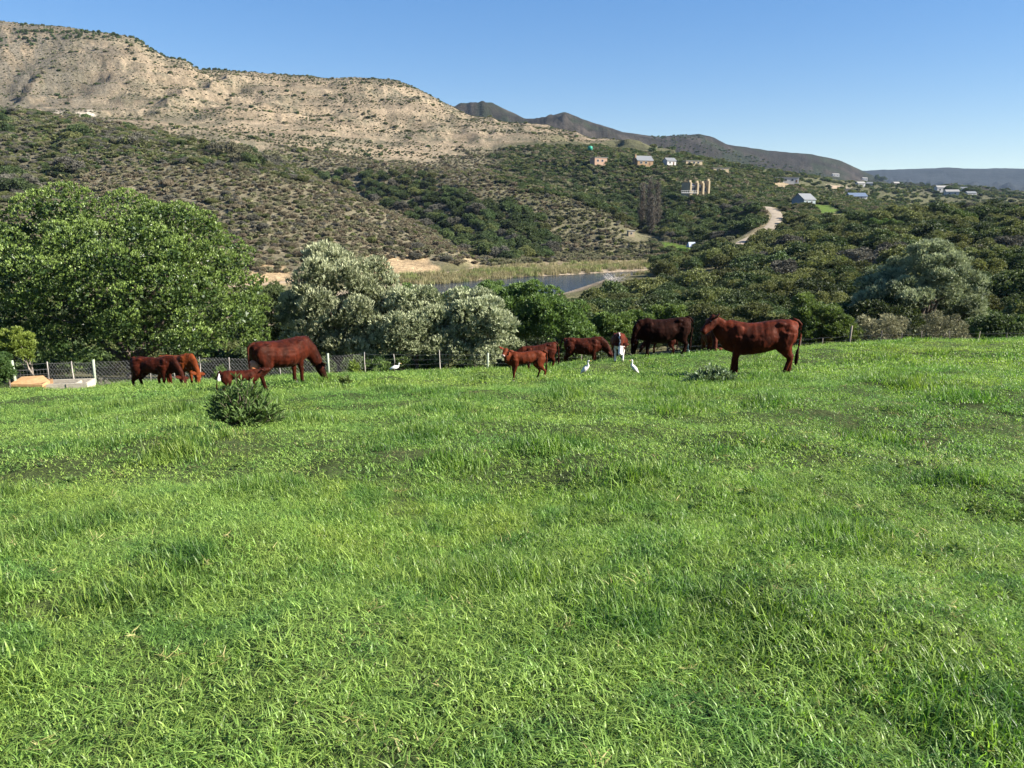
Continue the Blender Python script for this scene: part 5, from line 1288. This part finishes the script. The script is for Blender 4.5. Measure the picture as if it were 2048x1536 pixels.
# house with five tall cream gable piers
q = hit(1392, 393, 230); cr = empty('pillared_house', (q[0], q[1] + 4, float(H(q[0], q[1] + 4)) + 1.2), math.radians(20)); tag(cr, 'cream house with tall gable piers and a grey roof on the wooded hillside', 'house')
mb = MB(); mb.box((0, 0, 1.2), (13, 7.5, 6.0)); mb.build('wall', wallm['cream'], cr)
for px_, hh in ((-5.6, 6.6), (-1.0, 6.3), (2.6, 6.1), (6.3, 7.4)):
    mb = MB(); mb.box((px_, -0.4, hh / 2 - 1), (1.0, 9.0, hh + 1.2)); mb.box((px_, -3.2, hh / 2 - 0.6), (1.5, 1.8, hh + 2.6), top=0.85); mb.build('gable_pier', wallm['cream'], cr)
for x0, x1 in ((-5.2, -1.4), (-0.6, 2.2)):
    mb = MB(); mb.add([(x0, -4.3, 4.0), (x1, -4.3, 4.0), (x1, 0, 5.6), (x0, 0, 5.6), (x0, -4.3, 4.15), (x1, -4.3, 4.15), (x1, 0, 5.8), (x0, 0, 5.8)], [(0, 1, 2, 3), (4, 7, 6, 5), (0, 4, 5, 1), (1, 5, 6, 2), (2, 6, 7, 3), (3, 7, 4, 0)]); mb.build('roof', roofm['grey'], cr)
for wx, wz, ww, wh in ((-3.3, 2.4, 2.6, 1.9), (0.8, 2.4, 2.0, 1.9), (4.4, 2.2, 1.4, 2.0)):
    f = MB(); f.box((wx, -3.78, wz), (ww + .3, 0.1, wh + .3)); fo = f.build('window', framem, cr); g_ = MB(); g_.box((wx, -3.85, wz), (ww, 0.04, wh)); g_.build('pane', glassm, fo)
mb = MB()
for k in range(9): mb.box((-11.5 + k * 1.25, -5.0, 0.9), (0.14, 0.14, 1.3))
mb.box((-6.5, -5.0, 1.6), (10.6, 0.12, 0.12)); mb.box((-6.5, -5.0, 0.35), (10.6, 0.5, 0.25)); mb.build('terrace_railing', wallm['white'], cr)
# green tank on its stand
q = hit(1180, 306, 230); tk = empty('water_tank', (q[0], q[1], q[2])); tag(tk, 'green round water tank on a stand above the pinkish house', 'tank')
mb = MB(); mb.loft([(0, 0, 2.2), (0, 0, 4.9), (0, 0, 5.25), (0, 0, 5.4)], [1.9, 1.9, 1.4, 0.5], 16, up=(0, 1, 0)); mb.build('tank', rough_mat('green_tank', (0.03, 0.30, 0.20), (0.02, 0.22, 0.15), 1, 0.5), tk, True)
for dx_ in (-1.3, 1.3):
    for dy_ in (-1.3, 1.3):
        mb = MB(); mb.box((dx_, dy_, 0.8), (0.25, 0.25, 2.8)); mb.build('leg', DARKP, tk)
# sheds, tent, far cottages
house('tiny pale shed at the edge of the wooded hollow', 'shed', 1262, 473, (2.6, 2.2, 2.0), 10, 'cream', 'pale', 'flat', [(0, 1.2, .6, .6)], cat='shed', ov=0.15)
q = hit(1383, 494, 230); tn = empty('tent', (q[0], q[1], q[2]), 0.3); tag(tn, 'small pale blue tent at the right end of the lawn by the river', 'tent')
mb = MB(); mb.add([(-1.8, -1.4, 0), (1.8, -1.4, 0), (1.8, 1.4, 0), (-1.8, 1.4, 0), (-1.5, 0, 2.0), (1.5, 0, 2.0)], [(0, 1, 5, 4), (2, 3, 4, 5), (0, 4, 3), (1, 2, 5), (0, 3, 2, 1)]); mb.build('canvas', rough_mat('tent_canvas', (0.34, 0.38, 0.46), (0.28, 0.32, 0.4), 1), tn)
mb = MB(); mb.loft([(1.82, 0, -0.1), (1.82, 0, 2.3)], [0.05, 0.05], 6); mb.build('pole', DARKP, tn)
lf = empty('lawn_fence', hit(1355, 490, 230)); tag(lf, 'dark post-and-rail fence along the back of the river lawn', 'fence'); L0 = np.array(lf.location)
prev = None
for uu in np.linspace(1316, 1384, 12):
    p = hit(uu, 481 + (uu - 1316) * 0.20, 230) - L0; mb = MB(); mb.box(p + (0, 0, 0.6), (0.16, 0.16, 1.5)); mb.build('post', DARKP, lf)
    if prev is not None:
        mb = MB(); mb.loft([prev + (0, 0, 1.15), p + (0, 0, 1.15)], [0.06, 0.06], 4); mb.build('rail', DARKP, lf)
    prev = p
def far_cottage(label, u, v, sz, wall, roof, hd=0):
    return house(label, 'far_cottage', u, v, sz, hd, wall, roof, 'gable', [(-sz[0] * .25, sz[2] * .5, sz[0] * .12, sz[2] * .35), (sz[0] * .2, sz[2] * .5, sz[0] * .12, sz[2] * .35)], pitch=0.3)
far_cottage('distant white cottage left of the two dark pines', 1730, 361, (14, 8, 5), 'white', 'pale')
far_cottage('distant white cottage below the one with the dark pines', 1722, 374, (10, 7, 4), 'white', 'pale', 10)
far_cottage('distant small white cottage beside the pair on the open slope', 1740, 374, (7, 6, 4), 'white', 'grey', -12)
far_cottage('distant pale building among shrubs at the head of the valley', 1672, 353, (18, 8, 4.5), 'white', 'pale', 4)
far_cottage('distant pale shed on the open slope right of the pines', 1793, 372, (8, 6, 3.5), 'cream', 'pale', 8)
far_cottage('distant white farm building below the round trees, left one', 1885, 385, (16, 8, 6), 'white', 'pale', 3)
far_cottage('distant white farm building below the round trees, middle one', 1906, 391, (15, 8, 4.5), 'white', 'pale', -10)
far_cottage('distant white farm building below the round trees, right one', 1943, 394, (12, 7, 4.5), 'white', 'grey', 6)
far_cottage('distant white farm building between the two round trees', 1926, 384, (12, 7, 4.5), 'white', 'grey', -14)
# retaining walls and dirt banks by the far road
for k, (uu, vv, ww_) in enumerate(((1675, 377, 14), (1690, 384, 18))):
    q = hit(uu, vv, 230); mb = MB(); mb.box((0, 0, 1.0), (ww_, 1.2, 4.0), 0.2 - 0.5 * k, 0.94); o = mb.build('retaining_wall', rough_mat('cut_sandstone', (0.55, 0.45, 0.33), (0.42, 0.33, 0.23), 0.6, 1, 0.5), None, loc=tuple(q))
    tag(o, ('tan cut wall above the far road' if k == 0 else 'lower tan cut wall beside the far road bend'), 'wall')
# distant trees
def far_tree(label, u, v, rpx, hpx, style, name='far_tree'):
    q = hit(u, v, 230); s = q[1] / FPX; root = empty(name, q); tag(root, label, 'tree')
    o = obj('crown', lib(style, 1, 1), root, (0, 0, hpx * s * 0.22)); o.scale = (rpx * s, rpx * s, hpx * s * 0.62)
    mb = MB(); mb.loft([(0, 0, -0.5), (0, 0, hpx * s * 0.5)], [rpx * s * .08, rpx * s * .05], 6); mb.build('trunk', BARK, root, True)
far_tree('distant dark pointed tree, left of the pair beside the white cottage', 1753, 365, 5, 18, 'dark')
far_tree('distant broad dark tree, right of the pair beside the white cottage', 1764, 366, 9, 15, 'dark')
far_tree('distant round dark tree above the white farm buildings, left one', 1902, 390, 16, 22, 'dark')
far_tree('distant round dark tree above the white farm buildings, right one', 1942, 392, 19, 20, 'dark')
# bare poplars in the hollow
def poplar(label, u, vb, vt, wpx, seed, mat=BARK):
    global rng
    keep = rng; rng = np.random.default_rng(seed); q = hit(u, vb, 300); s = q[1] / FPX; h = (vb - vt) * s + 2; root = empty('bare_poplar', q - np.array((0, 0, 1))); tag(root, label, 'tree')
    mb = MB(); branch_tube(mb, (0, 0, -1), (0, 0, h), 0.36, 0.05, 0.02, 7, 7); mb.build('trunk', mat, root, True)
    tw = MB()
    for k in range(230):
        z0 = rng.uniform(0.12, 0.95) * h; a = rng.uniform(0, 6.28); l_ = wpx * s * 0.5 * (1.2 - z0 / h) * rng.uniform(0.5, 1.1); up_ = l_ * rng.uniform(1.2, 2.6)
        p0 = np.array((0, 0, z0)); p1 = p0 + np.array((math.cos(a) * l_, math.sin(a) * l_, up_)); tw.loft([p0, (p0 + p1) / 2 + (math.cos(a) * l_ * .15, math.sin(a) * l_ * .15, 0), p1], [0.12, 0.08, 0.03], 3)
        for j in range(3):
            t = rng.uniform(0.3, 1); q0 = p0 + (p1 - p0) * t; tw.loft([q0, q0 + rand_dir(1)[0] * 1.1 + (0, 0, 0.9)], [0.06, 0.02], 3)
    tw.build('twigs', mat, root)
    n_ = 1500; t = rng.uniform(0.15, 1, n_); P_ = np.column_stack([rng.normal(0, wpx * s * 0.22, n_), rng.normal(0, wpx * s * 0.22, n_), t * h]); V, F, T = leaves(P_, norm(rand_dir(n_) + (0, 0, .7)), 0.55, 0.18, rng.uniform(0, .7, n_))
    obj('dry_leaves', np_mesh('dry_leaves', V, F, LM['grey'], attrs={'tint': T}), root); rng = keep
poplar('bare grey-brown poplar, left one of the tall bare clump in the hollow', 1283, 458, 376, 20, 71)
poplar('bare grey-brown poplar, tallest and middle one of the bare clump', 1297, 460, 366, 22, 72)
poplar('bare grey-brown poplar, right one of the tall bare clump', 1312, 458, 374, 20, 73)
poplar('short bare poplar standing forward of the tall bare clump', 1302, 470, 402, 18, 74)
# dead branches by the river
q = on_plane(1232, 566, -17.2); dl = empty('dead_shrub', (q[0], q[1], -17.2)); tag(dl, 'bare whitish dead shrub at the near edge of the river', 'shrub'); mb = MB()
for k in range(60):
    a = rng.uniform(0, 6.28); e = np.array((math.cos(a) * rng.uniform(1, 3.6), math.sin(a) * 2, rng.uniform(0.8, 2.6))); branch_tube(mb, (rng.normal(0, .5), 0, 0), e, 0.05, 0.018, 0.3, 4)
mb.build('branches', rough_mat('bleached_wood', (0.55, 0.52, 0.48), (0.40, 0.37, 0.34), 4), dl)
q = hit(405, 244, 300); mb = MB(); mb.loft([(0, 0, -1), (0, 0, 7.5)], [0.16, 0.12], 8); mb.box((0, 0, 6.9), (1.8, 0.15, 0.15)); o = mb.build('utility_pole', DARKP, None, True, tuple(q)); tag(o, 'lone thin utility pole with a crossarm at the foot of the pale hill', 'pole')

# ------------------------------------------------------------------ grass
GM = leaf_mat('pasture_grass', (0.032, 0.080, 0.014), (0.325, 0.475, 0.105), 0.42, 0.45, 0.35, 0.16,
              world=[(1.9, (0.50, 0.68, 0.70), 0.52, 0.62, 0.75), (0.55, (1.25, 1.08, 0.9), 0.54, 0.68, 0.5), (0.23, (0.68, 0.84, 0.8), 0.50, 0.62, 0.75), (0.09, (1.22, 1.08, 0.95), 0.5, 0.62, 0.6)], tcol=(1.05, 1.2, 0.45))  # darker patches: deeper green growth, plus shadow areas put into the colour
GD_ = leaf_mat('dry_grass', (0.20, 0.19, 0.06), (0.48, 0.42, 0.20), 0.3, 0.7, 0.2, 0.1, (1, 1, .7))
NEAR = [tuft_mesh('grass_near', GM, 180, 0.092, 0.0078, 0.20, 1.3, 10 + k, 4, tmax=0.8) for k in range(4)]
NEARS = [tuft_mesh('grass_short', GM, 290, 0.066, 0.0058, 0.26, 1.3, 20 + k, 3, tmin=0.25) for k in range(3)]
NEARD = [tuft_mesh('grass_dry', GD_, 40, 0.06, 0.005, 0.22, 1.6, 25, 3)]
MID = [tuft_mesh('grass_mid', GM, 140, 0.10, 0.010, 0.30, 1.3, 30 + k, 3, tmax=0.8) for k in range(4)]
MIDS = [tuft_mesh('grass_mid_short', GM, 150, 0.058, 0.010, 0.36, 1.2, 35 + k, 2, tmin=0.25) for k in range(2)]
FARG = [tuft_mesh('grass_far', GM, 95, 0.085, 0.016, 0.42, 1.1, 40 + k, 2, tmax=0.8) for k in range(3)]
FARS = [tuft_mesh('grass_far_short', GM, 100, 0.06, 0.019, 0.5, 1.1, 45 + k, 2, tmin=0.25) for k in range(2)]
def grass_zone(name, y0, y1, sp, tall, short, dry, label, hs=1.0):
    xs = np.arange(-y1 * 0.80 - 2, y1 * 0.80 + 2, sp); ys = np.arange(y0, y1, sp); X, Yg = np.meshgrid(xs, ys)
    X = (X + rng.uniform(-.5, .5, X.shape) * sp).ravel(); Yg = (Yg + rng.uniform(-.5, .5, Yg.shape) * sp).ravel()
    m = np.abs(X) < Yg * 0.76 + 2.0
    fu = np.interp(X / Yg, [(u - 1024) / FPX for u, _ in FL], [y for _, y in FL]); m &= Yg < fu + 1.6
    pk = fbm(X / 0.22, Yg / 0.16, 2, 811) * 0.8 + fbm(X / 1.6, Yg / 1.3, 2, 812) * 0.2; m &= pk < 0.675 + 0.02 * (Yg > 12)
    X, Yg = X[m], Yg[m]; Z_ = H(X, Yg)
    lo = fbm(X / 5.5, Yg / 5.5, 3, 802); tus = np.zeros(len(X)); g8 = np.random.default_rng(88)
    nc = int((y1 - y0) * y1 * 0.9 * (1.0 if y0 < 7 else 0.75 if y0 < 18 else 0.40)); ccx = g8.uniform(-y1 * 0.8, y1 * 0.8, nc); ccy = g8.uniform(y0 - 0.3, y1, nc); cr_ = g8.uniform(0.16, 0.42, nc) * (1 if y0 < 7 else 1.15 if y0 < 18 else 1.5); ch_ = g8.uniform(0.45, 1.0, nc)
    for q in range(nc):
        s_ = (np.abs(X - ccx[q]) < cr_[q] * 2.2) & (np.abs(Yg - ccy[q]) < cr_[q] * 2.2)
        if s_.any():
            wob = 0.7 + 0.6 * vnoise(X[s_] * 3, Yg[s_] * 3, 66); tus[s_] = np.maximum(tus[s_], ch_[q] * np.exp(-((X[s_] - ccx[q]) ** 2 + (Yg[s_] - ccy[q]) ** 2) / (cr_[q] * wob) ** 2))
    tuf = np.clip(tus + 0.15 * sstep(0.5, 0.68, lo), 0, 1)
    hgt = hs * (0.52 + 2.1 * tuf + 0.25 * (rng.random(len(X)) - .5))
    r = rng.random(len(X)); keys = []
    for i in range(len(X)):
        if dry and r[i] < 0.03 + 0.16 * max(0.0, 0.42 - lo[i]) * 4: keys.append(dry[0])
        elif tuf[i] > 0.12 + 0.35 * r[i]: keys.append(tall[i % len(tall)])
        else: keys.append(short[i % len(short)])
    for P_, w_ in (((at(66, 775, 30.3)[0], 30.3), 0.75), ((at(138, 775, 30.7)[0], 30.7), 0.95)):
        near = (np.abs(X - P_[0]) < w_) & (np.abs(Yg - P_[1]) < 0.5); hgt = np.where(near, 0.05, hgt)
    s = np.stack([np.full(len(X), 1.0), np.full(len(X), 1.0), np.clip(hgt, 0.05, 2.4)], 1) * rng.uniform(0.9, 1.12, (len(X), 1))
    scatter(name, np.column_stack([X, Yg, Z_ - 0.012]), s, keys, label, rot_tilt=0.10)
grass_zone('grass_near', 0.9, 7.0, 0.125, NEAR, NEARS, NEARD, 'long lush grass in the foreground of the pasture')
grass_zone('grass_middle', 7.0, 18.0, 0.19, MID, MIDS, NEARD, 'lush tufted grass of the middle pasture')
grass_zone('grass_beyond', 18.0, 54.0, 0.29, FARG, FARS, None, 'lush grass round the cattle up to the fence', 1.0)

# broad-leaved rosettes and dead litter between the grass
def rosette_mesh(name, mat, n, L, Wd, seed, up):
    global rng
    keep = rng; rng = np.random.default_rng(seed); dd = norm(rand_dir(n) * (1, 1, 0.25) + np.array((0, 0, up)))
    V, F, T = leaves(rng.normal(0, 0.02, (n, 3)) * (1, 1, 0.3), dd, L * rng.uniform(0.6, 1.2, n), Wd * rng.uniform(0.7, 1.2, n), rng.random(n), 0.12); rng = keep
    return np_mesh(name, V, F, mat, attrs={'tint': T})
ROS = [rosette_mesh('broadleaf_rosette', LM['fresh'], 26, 0.055, 0.022, 61 + k, 0.55) for k in range(3)]
LIT = [rosette_mesh('dead_litter', GD_, 12, 0.09, 0.006, 71 + k, 0.25) for k in range(2)]
n_ = 900; Yw = 1.6 + 26 * rng.random(n_) ** 1.4; Xw = Yw * rng.uniform(-0.74, 0.74, n_); cl = fbm(Xw / 2.0, Yw / 2.0, 2, 901); kk = rng.random(n_)
ok = (cl > 0.5) | (kk > 0.72); Xw, Yw, kk = Xw[ok], Yw[ok], kk[ok]
scatter('pasture_weeds', np.column_stack([Xw, Yw, H(Xw, Yw) + 0.03]), rng.uniform(0.5, 1.1, len(Xw)), [ROS[i % 3] if kk[i] < 0.60 else LIT[i % 2] for i in range(len(Xw))], 'small broad-leaved weeds and dead stalks among the grass', rot_tilt=0.15)

# ------------------------------------------------------------------ haze over the valley
m = bpy.data.materials.new('valley_haze'); m.use_nodes = True; nt = m.node_tree; nt.nodes.remove(nt.nodes['Principled BSDF'])
pv = nt.nodes.new('ShaderNodeVolumePrincipled'); pv.inputs['Color'].default_value = (0.52, 0.72, 1.0, 1); pv.inputs['Density'].default_value = HAZE
nt.links.new(pv.outputs[0], nt.nodes['Material Output'].inputs['Volume'])
zlo = float(TZ.min()) - 1.0; zhi = float(TZ.max()) + 14.0; mb = MB(); mb.box((0, 0, (zlo + zhi) / 2), (16000, 16000, zhi - zlo)); tag(mb.build('haze', m), kind='stuff')
